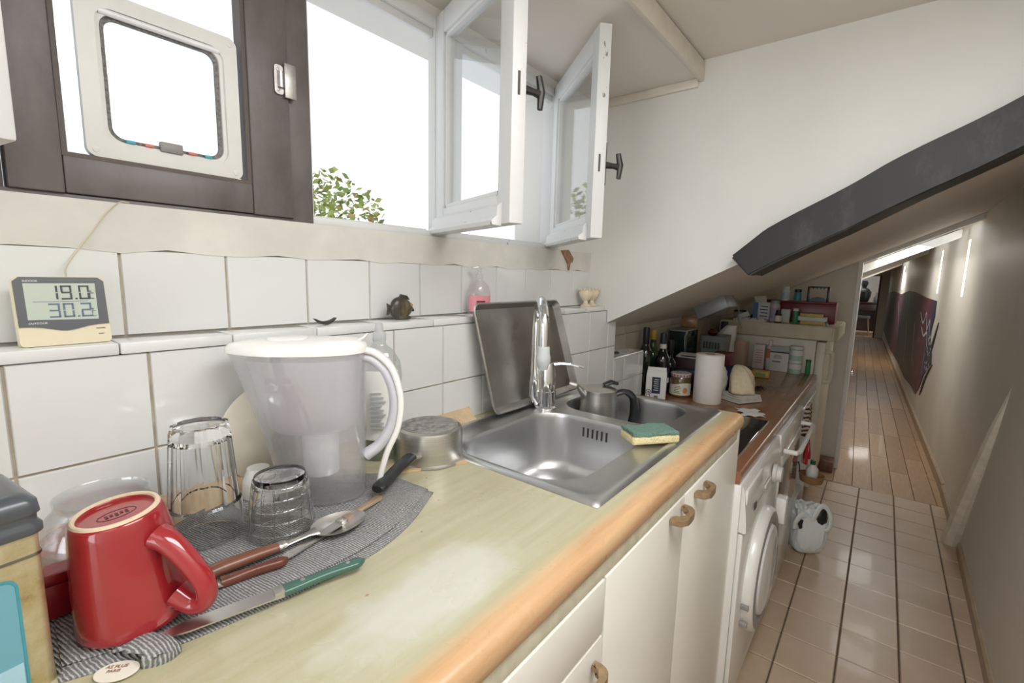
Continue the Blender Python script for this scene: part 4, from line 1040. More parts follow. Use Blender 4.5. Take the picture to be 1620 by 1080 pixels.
# ================================================================== ON THE TILE LEDGE
ZL = 1.2908
th = thing('thermometer', 'indoor outdoor digital thermometer with a dark screen surround and cream base on the tile ledge', 'thermometer', (.121, .878, ZL)); th.rotation_euler = (math.radians(-10), 0, math.radians(3))
obj('housing', prism(new(), rrect(.094, .094, .006, 4, 0, .0475), -.018, 0, M_XZ), plain('cream_plastic', rgb(222, 212, 184), .4, var=.02), th)
wave = [(-.046 + .092 * i / 16, .026 - .007 * math.exp(-((i - 8) / 3.6) ** 2) + .001) for i in range(17)]
obj('dark_bezel', prism(new(), wave + [(.0462, .088), (.040, .0935), (-.040, .0935), (-.0462, .088)], .0002, .0016, M_XZ), plain('charcoal_bezel', rgb(84, 86, 92), .35, var=.05), th)
lcd = obj('screen', prism(new(), [(-.037, .036), (.035, .034), (.036, .085), (-.037, .085)], .0017, .0022, M_XZ), plain('lcd_grey_green', rgb(186, 196, 184), .25, var=.03), th)
SEG = {'0': 'abcdef', '1': 'bc', '2': 'abged', '3': 'abgcd', '7': 'abc', '9': 'abcdfg', 'C': 'adef', 'n': 'abcef'}
def digits(s, x, z, w, h, mat, name, nolast=False):
    bm = new(); t = w * .19
    for ch in s:
        if ch == '.': box(bm, x - .0002, x + t, -.0028, -.0022, z, z + t); x += t * 2.0; continue
        g = t * .25
        segs = {'a': (x, x + w, z + h - t, z + h), 'd': (x, x + w, z, z + t), 'g': (x + g, x + w - g, z + h / 2 - t / 2, z + h / 2 + t / 2), 'f': (x, x + t, z + h / 2 + g, z + h - g), 'b': (x + w - t, x + w, z + h / 2 + g, z + h - g), 'e': (x, x + t, z + g, z + h / 2 - g), 'c': (x + w - t, x + w, z + g, z + h / 2 - g)}
        for q in SEG[ch]:
            a = segs[q]; box(bm, a[0], a[1], -.0028, -.0022, a[2], a[3])
        x += w * 1.28
    return obj(name, bm, mat, lcd)
LCDD = plain('lcd_dark_segment', rgb(58, 60, 64), .4); LCDB = plain('lcd_blue_segment', rgb(92, 112, 134), .4)
digits('19.0', -.0155, .0625, .0112, .0195, LCDD, 'reading'); digits('C', .0285, .0632, .0048, .0085, LCDD, 'unit_sign')
digits('30.2', -.0155, .038, .0112, .0195, LCDB, 'reading'); digits('C', .0285, .038, .0046, .0085, LCDB, 'unit_sign')
bm = new(); box(bm, -.030, .026, -.0027, -.0022, .0597, .0602); obj('divider_line', bm, LCDB, lcd)
for z in (.0735, .0485): obj('degree_sign', lathe(new(), [(.0012, 0), (.0012, .0006), (.0006, .0006), (.0006, 0)], 10, cap0=False, cap1=False, M=Matrix.Translation((.0298, -.0022, z)) @ Matrix.Rotation(PI / 2, 4, 'X')), LCDD, lcd)
TXW = plain('white_print', rgb(226, 226, 224), .5)
text('INDOOR', .0036, TXW, th, (-.037, -.0018, .0870), (PI / 2, 0, 0)); text('OUTDOOR', .0036, TXW, th, (-.037, -.0018, .0300), (PI / 2, 0, 0))
text('MAX/MIN', .0024, INK, th, (.031, -.0004, .0200), (PI / 2, 0, 0)); text('RESET', .0024, INK, th, (.033, -.0004, .0120), (PI / 2, 0, 0))
tag(obj('probe_cable', tb(spline([(.128, .900, ZL + .093), (.134, .925, 1.400), (.160, .934, 1.440), (.184, .934, 1.478), (.202, .936, 1.497), (.215, .940, 1.4985)], 8), .0011, 6), plain('cream_cable', rgb(206, 196, 172), .6)), 'thin cream cable running from the thermometer up to the window frame', 'cable')

FISHM = chipped('dark_bronze_glaze', rgb(64, 60, 52), rgb(128, 110, 78), .5, .7, 30, .3)
fi = thing('fish_figurine', 'small dark bronze coloured fish figurine on the tile ledge', 'figurine', (.712, .898, ZL + .026))
prof = []
for k in range(13):
    t = k / 12; prof.append((-.036 + .066 * t, .026 * (math.sin(PI * t ** .75)) ** .62 + .002, .0115 * math.sin(PI * t ** .7) ** .8 + .002))
rings = [[(x, b * math.cos(a), hgt * math.sin(a)) for a in [2 * PI * k / 20 for k in range(20)]] for x, hgt, b in prof]
obj('body', loft(new(), rings), FISHM, fi, ang=80)
obj('tail_fin', prism(new(), [(-.030, .004), (-.045, .013), (-.043, .0), (-.046, -.014), (-.030, -.006)], -.0025, .0025, M_XZ), FISHM, fi)
obj('dorsal_fin', prism(new(), [(-.014, .022), (-.006, .034), (.012, .030), (.020, .020)], -.0025, .0025, M_XZ), FISHM, fi)
obj('base_fins', bx(-.018, .018, -.010, .010, -.026, -.018, .003), FISHM, fi)
obj('eye', lt([(.004, 0), (.003, .002), (.0001, .003)], 12, M=Matrix.Translation((.020, -.008, .008)) @ Matrix.Rotation(PI / 2, 4, 'X')), plain('gold_eye', rgb(160, 136, 78), .3), fi)
obj('mouth', bx(.026, .032, -.004, .004, -.008, -.002, .001), BLACKP, fi)
tag(obj('dark_peel', prism(new(), [(-.023 + .046 * k / 12, .0005 + .013 * ((k - 6) / 6) ** 2) for k in range(13)] + [(.023 - .046 * k / 12, .0075 + .0065 * ((k - 6) / 6) ** 2) for k in range(13)], -.006, .006, M_XZ), plain('dark_dried_peel', rgb(60, 54, 50), .6), loc=(.512, .896, ZL)), 'curled dark dried peel on the tile ledge above the jug', 'peel')
pb = thing('soap_dispenser', 'clear bottle with a pink and red label on the ledge behind the baking tray', 'bottle', (.985, .902, ZL), math.radians(-30))
obj('body', elip([(.031, 0), (.033, .003), (.033, .06), (.028, .078), (.014, .092), (.011, .098), (.011, .112)], .7), pane('clear_bottle_plastic_pink', (.97, .94, .95, 1), .08, .14), pb)
bm = new(); fr_ = [[(.0336 * math.cos(a), .0242 * math.sin(a), z) for z in (.008, .03, .052)] for a in [-PI * .5 - 1.2 + 2.4 * k / 14 for k in range(15)]]
loft(bm, fr_, closed=False, cap=False); lb = obj('label', bm, plain('pink_label', rgb(232, 150, 158), .4), pb)
bm = new()
for q in range(4): box(bm, -.014, .010 - .003 * q, -.0262, -.0240, .034 - q * .006, .038 - q * .006)
obj('label_print', bm, plain('dark_red_print', rgb(120, 40, 60), .5), lb)
obj('pump', tb([(0, 0, .110), (0, 0, .125), (-.004, 0, .130), (-.022, 0, .128)], [.006, .006, .006, .004], 10), pane('clear_pump', (.95, .95, .95, 1), .06, .35), pb)
EGG = plain('cream_stoneware', rgb(226, 212, 184), .35, var=.08, vscale=40)
def eggcup(x, y, lab):
    t = thing('egg_cup', lab, 'egg cup', (x, y, ZL), 0, None)
    obj('cup', lt([(.020, 0), (.020, .003), (.010, .010), (.0085, .020), (.018, .029), (.0255, .040), (.0275, .055), (.026, .062), (.0245, .062), (.025, .054), (.022, .040), (.0001, .030)], 36), EGG, t)
    for k in range(9):
        a = 2 * PI * k / 9; obj('scallop', lt([(.0001, -.004), (.004, -.003), (.0055, .001), (.004, .005), (.0001, .006)], 10, M=Matrix.Translation((.0258 * math.cos(a), .0258 * math.sin(a), .062))), EGG, t)
eggcup(1.585, .897, 'cream egg cup with scalloped rim on the end of the tile ledge, the nearer one')
eggcup(1.648, .906, 'cream egg cup with scalloped rim touching the white cheek wall, the further one')
# torn plaster under the window corner
bm = new(); prism(bm, [(1.455, 1.496), (1.50, 1.500), (1.535, 1.470), (1.528, 1.455), (1.515, 1.452), (1.508, 1.425), (1.500, 1.450), (1.480, 1.470)], -.9358, -.928, M_XZ)
struct('trim_12', bm, plain('torn_brown_plaster', rgb(150, 118, 92), .9, var=.3, vscale=60, bmp=.5), smooth=False)
# little chrome clip on the low pier
tag(obj('metal_clip', tb(spline([(0, 0, .006), (.03, .004, .012), (.06, 0, .010), (.08, .006, .007)], 5), [.006] * 5 + [.010] * 5 + [.008] * 5 + [.004], 8, .6), metal('dark_clip', rgb(110, 106, 100), .35), loc=(1.80, .885, 1.0702)), 'small dark metal clip lying on the low tiled pier', 'clip')

# ================================================================== CAT FLAP, TREE
cf = thing('cat_flap', 'white plastic cat flap with a clear flap set into the dark framed window', 'cat flap', (.280, .960, 1.681))
def frame_ring(bm, o, i, y0, y1):
    A = [bm.verts.new((x, y0, z)) for x, z in o]; B = [bm.verts.new((x, y0, z)) for x, z in i]; C_ = [bm.verts.new((x, y1, z)) for x, z in o]; D = [bm.verts.new((x, y1, z)) for x, z in i]
    strip(bm, A, B); strip(bm, C_, D); strip(bm, A, C_); strip(bm, B, D)
CFW = plain('white_cat_flap_plastic', rgb(220, 220, 216), .35, var=.03)
bm = new(); frame_ring(bm, rrect(.216, .238, .014, 6), rrect(.172, .194, .022, 6), -.014, .0); obj('outer_frame', bm, CFW, cf, ang=50)
bm = new(); frame_ring(bm, rrect(.172, .194, .022, 6), rrect(.160, .182, .020, 6), -.010, .002); obj('inner_frame', bm, CFW, cf, ang=50)
bm = new(); frame_ring(bm, rrect(.161, .183, .020, 6), rrect(.148, .170, .016, 6), -.005, .0); obj('brush_seal', bm, plain('grey_brush_pile', rgb(128, 126, 124), .9, var=.4, vscale=300), cf)
obj('flap', prism(new(), rrect(.147, .169, .016, 6), -.001, .001, M_XZ), pane('clear_flap', (1, 1, 1, 1), .04), cf)
obj('hinge_rod', tb([(-.080, -.010, .092), (.080, -.010, .092)], .0048, 12), plain('clear_white_rod', rgb(236, 236, 240), .2), cf)
obj('magnet_catch', bx(-.016, .016, -.014, -.004, -.094, -.078, .002), plain('grey_catch', rgb(140, 138, 134), .4), cf)
BLU = plain('blue_lock_pin', rgb(70, 160, 182), .35); PNK = plain('red_lock_pin', rgb(206, 116, 108), .35)
for x, m_ in ((-.054, BLU), (-.030, PNK), (.030, PNK), (.054, BLU)): obj('lock_pin', bx(x - .006, x + .006, -.013, -.006, -.091, -.086, .001), m_, cf)
for sx in (-1, 1):
    for sz in (-1, 1): obj('screw_cap', lt([(.0045, .0), (.0045, .0012), (.0001, .0018)], 12, M=Matrix.Translation((sx * .097, -.0138, sz * .108)) @ Matrix.Rotation(PI / 2, 4, 'X')), CFW, cf)

te = thing('tree', 'leafy green tree top outside the open window', 'tree', (2.72, 5.2, -2.33))
LEAF = islands('mixed_tone_leaf', [rgb(96, 118, 52), rgb(150, 166, 84), rgb(190, 196, 120), rgb(120, 140, 70), rgb(168, 130, 80)], .5, 0, 4, .1, 0)  # leaf tones vary at random from green to yellow and brown
bm = new(); rnd = random.Random(3)
for k in range(2600):
    a = rnd.uniform(0, 2 * PI); e = rnd.uniform(-.6, 1); r = .95 * (rnd.random() ** .4)
    c = Vector((r * math.cos(a) * math.sqrt(1 - min(1, e * e)) * 1.1, r * math.sin(a) * math.sqrt(1 - min(1, e * e)), 3.98 + r * e * 1.0))
    d = Vector((rnd.uniform(-1, 1), rnd.uniform(-1, 1), rnd.uniform(-.6, .6))).normalized(); s_ = d.cross(Vector((rnd.uniform(-1, 1), rnd.uniform(-1, 1), rnd.uniform(-1, 1)))).normalized(); L = rnd.uniform(.06, .12)
    bm.faces.new([bm.verts.new(p) for p in (c, c + d * L * .5 + s_ * L * .3, c + d * L, c + d * L * .5 - s_ * L * .3)])
obj('foliage', bm, LEAF, te, smooth=False)
obj('trunk', tb([(0, 0, 0), (.05, 0, 1.5), (0, .05, 3.0), (.1, 0, 4.3)], [.12, .09, .06, .02], 10), plain('grey_bark', rgb(96, 84, 70), .9, var=.3), te)

# ================================================================== CLUTTER ON THE BROWN WORKTOP
def carton(name, label, cat, x, y, w, d, h, mat, rz=0, z=ZB + .0004, group=None):
    t = thing(name, label, cat, (x, y, z), rz, group); obj('body', bx(-d / 2, d / 2, -w / 2, w / 2, 0, h, .002), mat, t); return t
def bottle(label, x, y, h, r, gm, capm, labm=None, neck=None, fill=1.0, caph=.055):
    t = thing('wine_bottle', label, 'bottle', (x, y, ZB + .0004))
    sh = h - .10
    obj('body', lt([(r * .9, 0), (r, .004), (r, sh * .82), (r * .93, sh * .90), (r * .6, sh * 1.02), (r * .40, sh * 1.10), (.0145, sh * 1.18), (.0138, h - .012), (.0152, h - .011), (.0152, h - .002), (.0001, h)], 32), gm, t, ang=60)
    obj('capsule', lt([(.0152, h - caph), (.0158, h - caph + .002), (.0158, h - .004), (.015, h + .0008), (.0001, h + .001)], 24), capm, t)
    if labm: obj('label', lt([(r + .0006, .045), (r + .0006, sh * .62)], 32, cap0=False, cap1=False), labm, t)
    if neck: obj('neck_label', lt([(.0165, sh * 1.13), (.016, sh * 1.13 + .022)], 24, cap0=False, cap1=False), neck, t)
    return t
DG = plain('dark_green_bottle_glass', rgb(34, 42, 30), .08, coat=.5, var=.1); GG = plain('green_bottle_glass', rgb(52, 84, 50), .08, coat=.5); BKG = plain('near_black_bottle_glass', rgb(26, 24, 26), .08, coat=.5)
BF = plain('black_foil', rgb(34, 34, 38), .35); YF = plain('yellow_foil', rgb(206, 180, 62), .35); PF = plain('dark_navy_foil', rgb(44, 44, 62), .35); GF = plain('grey_foil', rgb(156, 158, 160), .35)
bottle('dark green bottle with a tall black capsule, standing closest to the low tiled pier', 2.195, .895, .325, .036, DG, BF, caph=.09)
bottle('green bottle with a yellow top, behind the white packet', 2.315, .905, .305, .036, GG, YF, caph=.05)
BC = bottle('dark bottle with a navy capsule, white neck label and banded label, behind the jam jar', 2.240, .824, .30, .0365, BKG, PF, plain('dark_banded_label', rgb(52, 46, 58), .5), plain('white_neck_label', rgb(224, 222, 214), .6), caph=.075)
obj('label_band', lt([(.0378, .06), (.0378, .085)], 32, cap0=False, cap1=False), PAPERW, BC)
bottle('short dark bottle with a black cap hidden between the taller bottles', 2.385, .838, .25, .034, BKG, BF)
bottle('dark bottle with a grey cap, furthest back of the bottles', 2.47, .905, .275, .035, DG, GF, caph=.03)
pk = thing('flour_packet', 'white paper packet with a dark blue panel, standing in front of the wine bottles', 'packet', (2.125, .803, ZB + .0004), math.radians(18))
bm = new(); loft(bm, [[(x * sx, y * sy, z) for x, y in rrect(.06, .092, .006, 3)] for z, sx, sy in ((0, .95, .97), (.01, 1, 1), (.10, 1, 1), (.12, .85, .98), (.132, .4, .95), (.140, .12, .92))])
obj('body', bm, PAPERW, pk, ang=50); obj('folded_top', bx(-.006, .006, -.042, .042, .136, .150, .002), PAPERW, pk)
obj('panel', bx(-.0312, -.0302, -.020, .018, .03, .108), plain('dark_blue_panel', rgb(44, 48, 78), .5), pk)
bm = new()
for q in range(6): box(bm, -.0318, -.0311, -.012, .010 - .003 * (q % 2), .045 + q * .01, .048 + q * .01)
obj('panel_print', bm, PAPERW, pk)
bm = new(); M = Matrix.Translation((-.0304, .032, .035)) @ Matrix.Rotation(-PI / 2, 4, 'Y')
lathe(bm, [(.013, 0), (.013, .001), (.011, .001), (.011, 0)], 24, cap0=False, cap1=False, M=M)
for k in range(3): tube(bm, [M @ Vector((.012 * math.cos(a), .012 * math.sin(a), .0005)) for a in (k * PI / 3, k * PI / 3 + PI)], .0009, 6)
lathe(bm, [(.008, 0), (.008, .001), (.0065, .001), (.0065, 0)], 20, cap0=False, cap1=False, M=Matrix.Translation((0, 0, -.018)) @ M)
obj('wheel_emblem', bm, INK, pk)
bm = new()
for q in range(8): box(bm, -.0311, -.0303, -.004 + q * .0022 - .008, -.0035 + q * .0022 - .0075 + .0006 * (q % 2), .004, .020)
obj('bar_code', bm, INK, pk)
jj = thing('jam_jar', 'glass jar of brown preserve with a red and white lid and cream label', 'jar', (2.262, .735, ZB + .0004))
obj('glass', lt([(.046, 0), (.05, .004), (.05, .085), (.046, .095), (.044, .10)], 40), plain('brown_preserve', rgb(104, 86, 56), .1, var=.25, vscale=30, coat=.6), jj)
obj('lid', lt([(.047, .098), (.048, .10), (.048, .112), (.045, .115), (.0001, .1152)], 40), islands('red_white_lid', [rgb(224, 216, 212), rgb(200, 190, 188)], .3), jj)
bm = new()
for k in range(20):
    a = 2 * PI * k / 20; bxm = Matrix.Rotation(a, 4, 'Z'); box(bm, .0478, .0486, -.003, .003, .1015, .110, mat=bxm)
obj('lid_gingham', bm, plain('red_gingham', rgb(168, 56, 60), .4), jj)
bm = new(); fr_ = [[(.0506 * math.cos(a), .0506 * math.sin(a), z) for z in (.012, .04, .066 + .006 * math.sin((a - PI) * 2))] for a in [PI + .3 - 1.25 + 2.5 * k / 20 for k in range(21)]]
loft(bm, fr_, closed=False, cap=False); lb = obj('label', bm, plain('cream_label', rgb(232, 226, 208), .6), jj)
bm = new()
for k in range(6): 
    a = PI + .72 + .0 * k; 
M = Matrix.Rotation(PI + .78, 4, 'Z'); bmesh.ops.create_uvsphere(bm, u_segments=14, v_segments=8, radius=.011, matrix=M @ Matrix.Translation((.0505, 0, .036)) @ Matrix.Diagonal((.12, 1, 1.3, 1)))
obj('label_fruit', bm, plain('orange_fruit_print', rgb(214, 150, 88), .5), lb)
bm = new(); M = Matrix.Rotation(PI + .1, 4, 'Z')
for q in range(5): box(bm, .0503, .0512, -.016, .014 - .004 * (q % 3), .022 + q * .008, .0245 + q * .008, mat=M)
obj('label_print', bm, plain('grey_brown_print', rgb(120, 110, 100), .6), lb)
# kitchen roll
kr = thing('kitchen_roll', 'white kitchen paper roll standing on the brown worktop', 'paper roll', (2.235, .600, ZB + .0004))
obj('paper', lt([(.0605, 0), (.062, .002), (.062, .223), (.0605, .225), (.022, .225), (.022, .20)], 48), plain('kitchen_paper', rgb(238, 236, 230), .9, var=.02, bmp=.15, vscale=60), kr, ang=60)
obj('core', lt([(.0218, .20), (.0218, .226), (.0200, .226), (.0200, .20)], 32, cap0=False, cap1=False), plain('brown_card', rgb(168, 140, 112), .9), kr)
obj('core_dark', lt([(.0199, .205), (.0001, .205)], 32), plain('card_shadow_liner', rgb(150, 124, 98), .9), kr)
def crumple(bm, c, rx, ry, rz, seed, amp=.18, sub=4):
    r = random.Random(seed); b2 = new(); bmesh.ops.create_icosphere(b2, subdivisions=sub, radius=1)
    ph = [r.uniform(0, 6) for _ in range(9)]
    for v in b2.verts:
        p = v.co; n = abs(math.sin(p.x * 4 + ph[0] + 2 * math.sin(p.z * 3 + ph[1]))) + .7 * abs(math.sin(p.y * 6 + ph[2] + 2 * math.sin(p.x * 4 + ph[3]))) + .5 * abs(math.sin(p.z * 9 + ph[4] + p.y * 5))
        k = 1 - amp + amp * n * .8; z = p.z * k
        v.co = Vector((c[0] + p.x * rx * k, c[1] + p.y * ry * k, c[2] + max(z, -.92) * rz))
    me = bpy.data.meshes.new('tmp'); b2.to_mesh(me); b2.free(); bm.from_mesh(me); bpy.data.meshes.remove(me); return bm
WBAG = plain('white_thin_plastic', rgb(232, 230, 224), .4, var=.03)
tag(obj('plastic_bag', crumple(new(), (0, 0, .078), .046, .050, .085, 5), WBAG, loc=(2.390, .607, ZB + .0004), ang=180), 'crumpled white bag right behind the kitchen roll', 'bag')
np_ = thing('newspaper_stack', 'folded newspapers lying under the beige cloth', 'newspapers', (2.372, .482, ZB + .0006), math.radians(-30))
for i in range(4):
    bm = new(); loft(bm, [[(x, y, i * .0085 + .0008 + .003 * abs(y / .06)) for x, y in ((-.070 + .006 * i, yy), (.070 - .004 * i, yy))] + [(x, y, i * .0085 + .0078 + .004 * abs(y / .06)) for x, y in ((.070 - .004 * i, yy), (-.070 + .006 * i, yy))] for yy in (-.055, -.03, 0, .03, .055)])
    obj('newspaper', bm, plain('newsprint_%d' % i, [rgb(216, 210, 194), rgb(196, 198, 200), rgb(214, 204, 182), rgb(206, 204, 200)][i], .9, var=.12, vscale=60), np_)
bm = new(); n = 48; R_ = []
for k, (z, r, dx, dy) in enumerate(((.0385, 1.08, 0, 0), (.044, 1.2, 0, 0), (.056, 1.16, 0, 0), (.085, 1.12, .002, .004), (.115, 1.02, .004, .012), (.140, .80, .006, .020), (.157, .52, .004, .028), (.166, .20, .002, .034))):
    R_.append([(dx + .052 * r * math.cos(t) * (1 + .12 * math.sin(4 * t + z * 26) + .07 * math.sin(9 * t + 2 + z * 30) * (1 - k / 9)), dy + .046 * r * math.sin(t) * (1 + .12 * math.sin(5 * t + 1 + z * 24)), z + .004 * math.sin(6 * t) * (1 if k else 0) * (r > .3)) for t in [2 * PI * q / n for q in range(n)]])
loft(bm, R_)
tag(obj('cloth', bm, plain('beige_cotton', rgb(214, 202, 172), .95, var=.08, vscale=60, bmp=.3), loc=(2.372, .482, ZB + .0006), rot=(0, 0, math.radians(-30)), ang=180), 'beige cotton cloth heaped up on the folded newspapers', 'cloth')
# middle row
carton('blue_packet', 'small dark blue carton behind the jam jar', 'carton', 2.425, .752, .075, .05, .105, plain('dark_blue_carton', rgb(42, 52, 92), .4))
ct = carton('brown_carton', 'dark brown carton behind the blue one, with a sheet of paper on top', 'carton', 2.56, .795, .11, .12, .155, plain('dark_brown_carton', rgb(70, 50, 48), .5))
pp = tag(obj('paper_sheet', prism(new(), [(-.07, -.06), (.06, -.075), (.075, .05), (-.05, .06)], 0, .003), PAPERW, loc=(2.55, .795, ZB + .1556), rot=(0, math.radians(-3), .2)), 'white printed sheet lying on the dark brown carton', 'paper')
obj('print', bx(-.05, -.02, -.045, .035, .0028, .0034), INK, pp)
gc = thing('storage_box', 'tall dark green clear plastic box standing at the recessed wall', 'box', (2.72, .885, ZB + .0004))
GRN = pane('green_clear_plastic', rgb(150, 170, 160), .07, .35, rgb(70, 92, 80))
bm = new(); box(bm, -.11, .11, -.045, .045, 0, .275, .004); obj('body', bm, GRN, gc)
obj('contents', bx(-.10, .10, -.038, .038, .004, .17, .003), plain('dark_green_contents', rgb(36, 52, 46), .6, var=.3, vscale=30), gc); obj('lid', bx(-.113, .113, -.048, .048, .275, .284, .003), plain('grey_green_lid', rgb(140, 150, 146), .35), gc)
tag(obj('wood_plaque', bx(-.006, .006, -.045, .045, 0, .062, .003), woodmat('amber_wood', rgb(128, 88, 50), rgb(160, 116, 70), rgb(176, 134, 86)), loc=(2.80, .885, ZB + .2848), rot=(0, .0, .2)), 'small amber wooden plaque standing on the green plastic box', 'plaque')
bk = thing('basket', 'grey green plastic basket with slots, behind the kitchen roll', 'basket', (2.93, .765, ZB + .0004))
bm = new(); loft(bm, [[(x * s, y * s, z) for x, y in rrect(.17, .14, .02, 4)] for s, z in ((.85, 0), (.93, .12), (1.0, .235), (1.03, .24), (.97, .24), (.90, .12), (.82, .01))])
obj('body', bm, plain('grey_green_plastic', rgb(134, 146, 140), .45), bk, ang=60)
for k in range(6): obj('slot', bx(-.0905, -.079, -.045 + k * .016, -.037 + k * .016, .165, .205), plain('dark_slot', rgb(64, 74, 70), .6) if k == 0 else bpy.data.materials['dark_slot'], bk)
obj('lower_panel', bx(-.0865, -.074, -.055, .05, .04, .14, .002), plain('dark_teal_panel', rgb(58, 84, 78), .5), bk)
tag(obj('brass_pot', lt([(.018, 0), (.026, .008), (.028, .02), (.020, .032), (.014, .036), (.018, .040), (.0001, .041)], 24), metal('brown_brass', rgb(150, 96, 66), .25), loc=(2.93, .785, ZB + .0126)), 'small shiny brown brass pot in the grey green basket', 'pot').location.z = ZB + .235
obj('pot_stand', bx(2.905, 2.955, .76, .81, ZB + .011, ZB + .2348), plain('grey_pot_stand', rgb(120, 126, 122), .6), bk).matrix_parent_inverse = Matrix.Translation((-2.93, -.765, -ZB - .0004))
bm = new(); loft(bm, [[(.035 * math.cos(a) * s + dx, .055 * math.sin(a) * s * (1 + .12 * math.sin(5 * a)) + dy, z) for a in [2 * PI * k / 30 for k in range(30)]] for z, s, dx, dy in ((0, 1, 0, 0), (.10, 1.1, 0, 0), (.17, 1.05, .0, .0), (.22, 1.0, .01, -.01), (.255, .75, .02, -.02), (.285, .5, .02, -.035))])
tag(obj('paper_bag', bm, PAPERW, loc=(3.13, .765, ZB + .0004), ang=40), 'tall creased white paper bag between the basket and the fridge', 'bag')
tb_ = carton('tan_carton', 'tan carton holding up the dark red box', 'carton', 2.70, .655, .075, .08, .10, plain('tan_card', rgb(178, 142, 98), .7), .1)
carton('red_carton', 'dark red box lying on the tan carton', 'carton', 2.70, .655, .085, .085, .075, plain('dark_red_card', rgb(112, 26, 38), .5), .0, ZB + .1012)
tag(obj('navy_pouch', crumple(new(), (0, 0, .058), .05, .048, .064, 9, .12), plain('navy_cloth', rgb(46, 54, 92), .8), loc=(2.59, .585, ZB + .0006), ang=180), 'dark navy cloth pouch behind the beige cloth', 'pouch')
tag(obj('card_sheet', loft(new(), [[(.012 * math.sin(u * 6.2), -.055 + .11 * u, z) for z in (0, .165)] + [(.0016 + .012 * math.sin(u * 6.2), -.055 + .11 * u, z) for z in (.165, 0)] for u in [k / 16 for k in range(17)]]), plain('pinkish_card', rgb(206, 178, 162), .7, var=.08), loc=(3.37, .722, ZB + .0006)), 'curled pinkish card standing against the fridge side', 'card')
tag(obj('gap_strip', bx(-.008, .008, -.022, .022, 0, .29, .003), plain('strip_black', rgb(28, 28, 32), .5), loc=(3.35, .825, ZB + .0004)), 'narrow upright black strip in the dark gap at the back corner of the fridge', 'board')  # solid black strip standing in for the dark gap beside the fridge
# row against the fridge side
pc = carton('medicine_carton', 'tall pinkish white carton leftmost of the packs against the fridge side', 'carton', 3.365, .600, .064, .05, .158, plain('pinkish_white_card', rgb(226, 210, 206), .5))
bm = new()
for q in range(6): box(bm, -.0262, -.0248, -.024, .022 - .004 * (q % 3), .04 + q * .016, .045 + q * .016)
obj('print', bm, plain('pink_print', rgb(196, 136, 136), .5), pc)
wb = thing('spray_bottle', 'slim white bottle with an orange label between the pinkish and the white cartons', 'bottle', (3.375, .543, ZB + .0004))
obj('body', lt([(.018, 0), (.019, .003), (.019, .14), (.014, .155), (.010, .160), (.010, .19), (.0001, .192)], 24), plain('white_bottle', rgb(222, 218, 212), .35), wb); obj('label', lt([(.0195, .075), (.0195, .135)], 24, cap0=False, cap1=False), plain('orange_label', rgb(206, 132, 104), .5), wb)
wc = carton('sugar_carton', 'white carton with a black stripe in the middle of the row against the fridge side', 'carton', 3.36, .482, .105, .05, .158, plain('white_card', rgb(224, 220, 214), .5))
obj('black_stripe', bx(-.0262, -.0248, -.0525, .0525, .118, .126), INK, wc)
obj('grey_top_band', bx(-.0260, -.0250, -.0525, .0525, .127, .157), plain('grey_card_band', rgb(176, 178, 180), .5), wc)
bm = new(); box(bm, -.0262, -.0248, -.010, .036, .058, .066)
for q in range(4): box(bm, -.0262, -.0248, -.02 + .004 * q, .03, .082 + q * .007, .0845 + q * .007)
obj('print', bm, plain('dark_grey_print', rgb(96, 98, 104), .5), wc)
def canister(z, lab):
    t = thing('tablet_tub', lab, 'tub', (3.345, .392, z)); 
    obj('body', lt([(.035, 0), (.0365, .002), (.0365, .066), (.034, .070)], 32), plain('pale_green_tub', rgb(176, 206, 186), .35) if 'pale_green_tub' not in bpy.data.materials else bpy.data.materials['pale_green_tub'], t)
    obj('label', lt([(.0369, .030), (.0369, .060)], 32, cap0=False, cap1=False), PAPERW, t)
    obj('lid', lt([(.0375, .069), (.0378, .072), (.0375, .083), (.035, .0855), (.0001, .0856)], 32), plain('white_tub_lid', rgb(226, 228, 222), .4) if 'white_tub_lid' not in bpy.data.materials else bpy.data.materials['white_tub_lid'], t)
canister(ZB + .0004, 'pale green tub, lower one of the two stacked by the fridge'); canister(ZB + .0864, 'pale green tub, upper one of the two stacked by the fridge')
gt_ = thing('tablet_tube', 'small bright green tube at the front end of the row by the fridge', 'tube', (3.36, .325, ZB + .0004))
obj('body', lt([(.013, 0), (.0135, .002), (.0135, .078)], 20), plain('bright_green', rgb(42, 134, 74), .4), gt_); obj('cap', lt([(.0142, .078), (.0142, .092), (.0001, .093)], 20), plain('dark_green_cap', rgb(30, 106, 58), .4), gt_)
yp = thing('yellow_packet', 'small yellow packet of a sponge lying on the brown worktop before the fridge', 'packet', (3.06, .530, ZB + .0004), math.radians(6))
obj('body', bx(-.035, .035, -.048, .048, 0, .040, .010, 3), plain('yellow_wrap', rgb(206, 172, 92), .35, var=.1), yp); obj('label', bx(-.0356, -.034, -.03, .026, .010, .030), plain('green_print', rgb(140, 160, 90), .4), yp)
tag(obj('purple_wrapper', crumple(new(), (0, 0, .022), .05, .045, .026, 12), plain('purple_foil', rgb(128, 74, 130), .35, var=.2), loc=(2.95, .625, ZB + .0006), ang=180), 'crumpled purple wrapper beside the yellow packet', 'wrapper')
yt = tag(obj('tea_packet', bx(-.004, .012, -.022, .022, 0, .075, .003), plain('cream_yellow_packet', rgb(214, 200, 138), .5), loc=(2.66, .505, ZB + .001), rot=(0, .35, .5)), 'cream and black tag leaning behind the beige cloth', 'packet')
obj('dark_band', bx(-.005, .0125, -.0225, -.008, .004, .07), INK, yt)
bm = new(); rnd = random.Random(11)
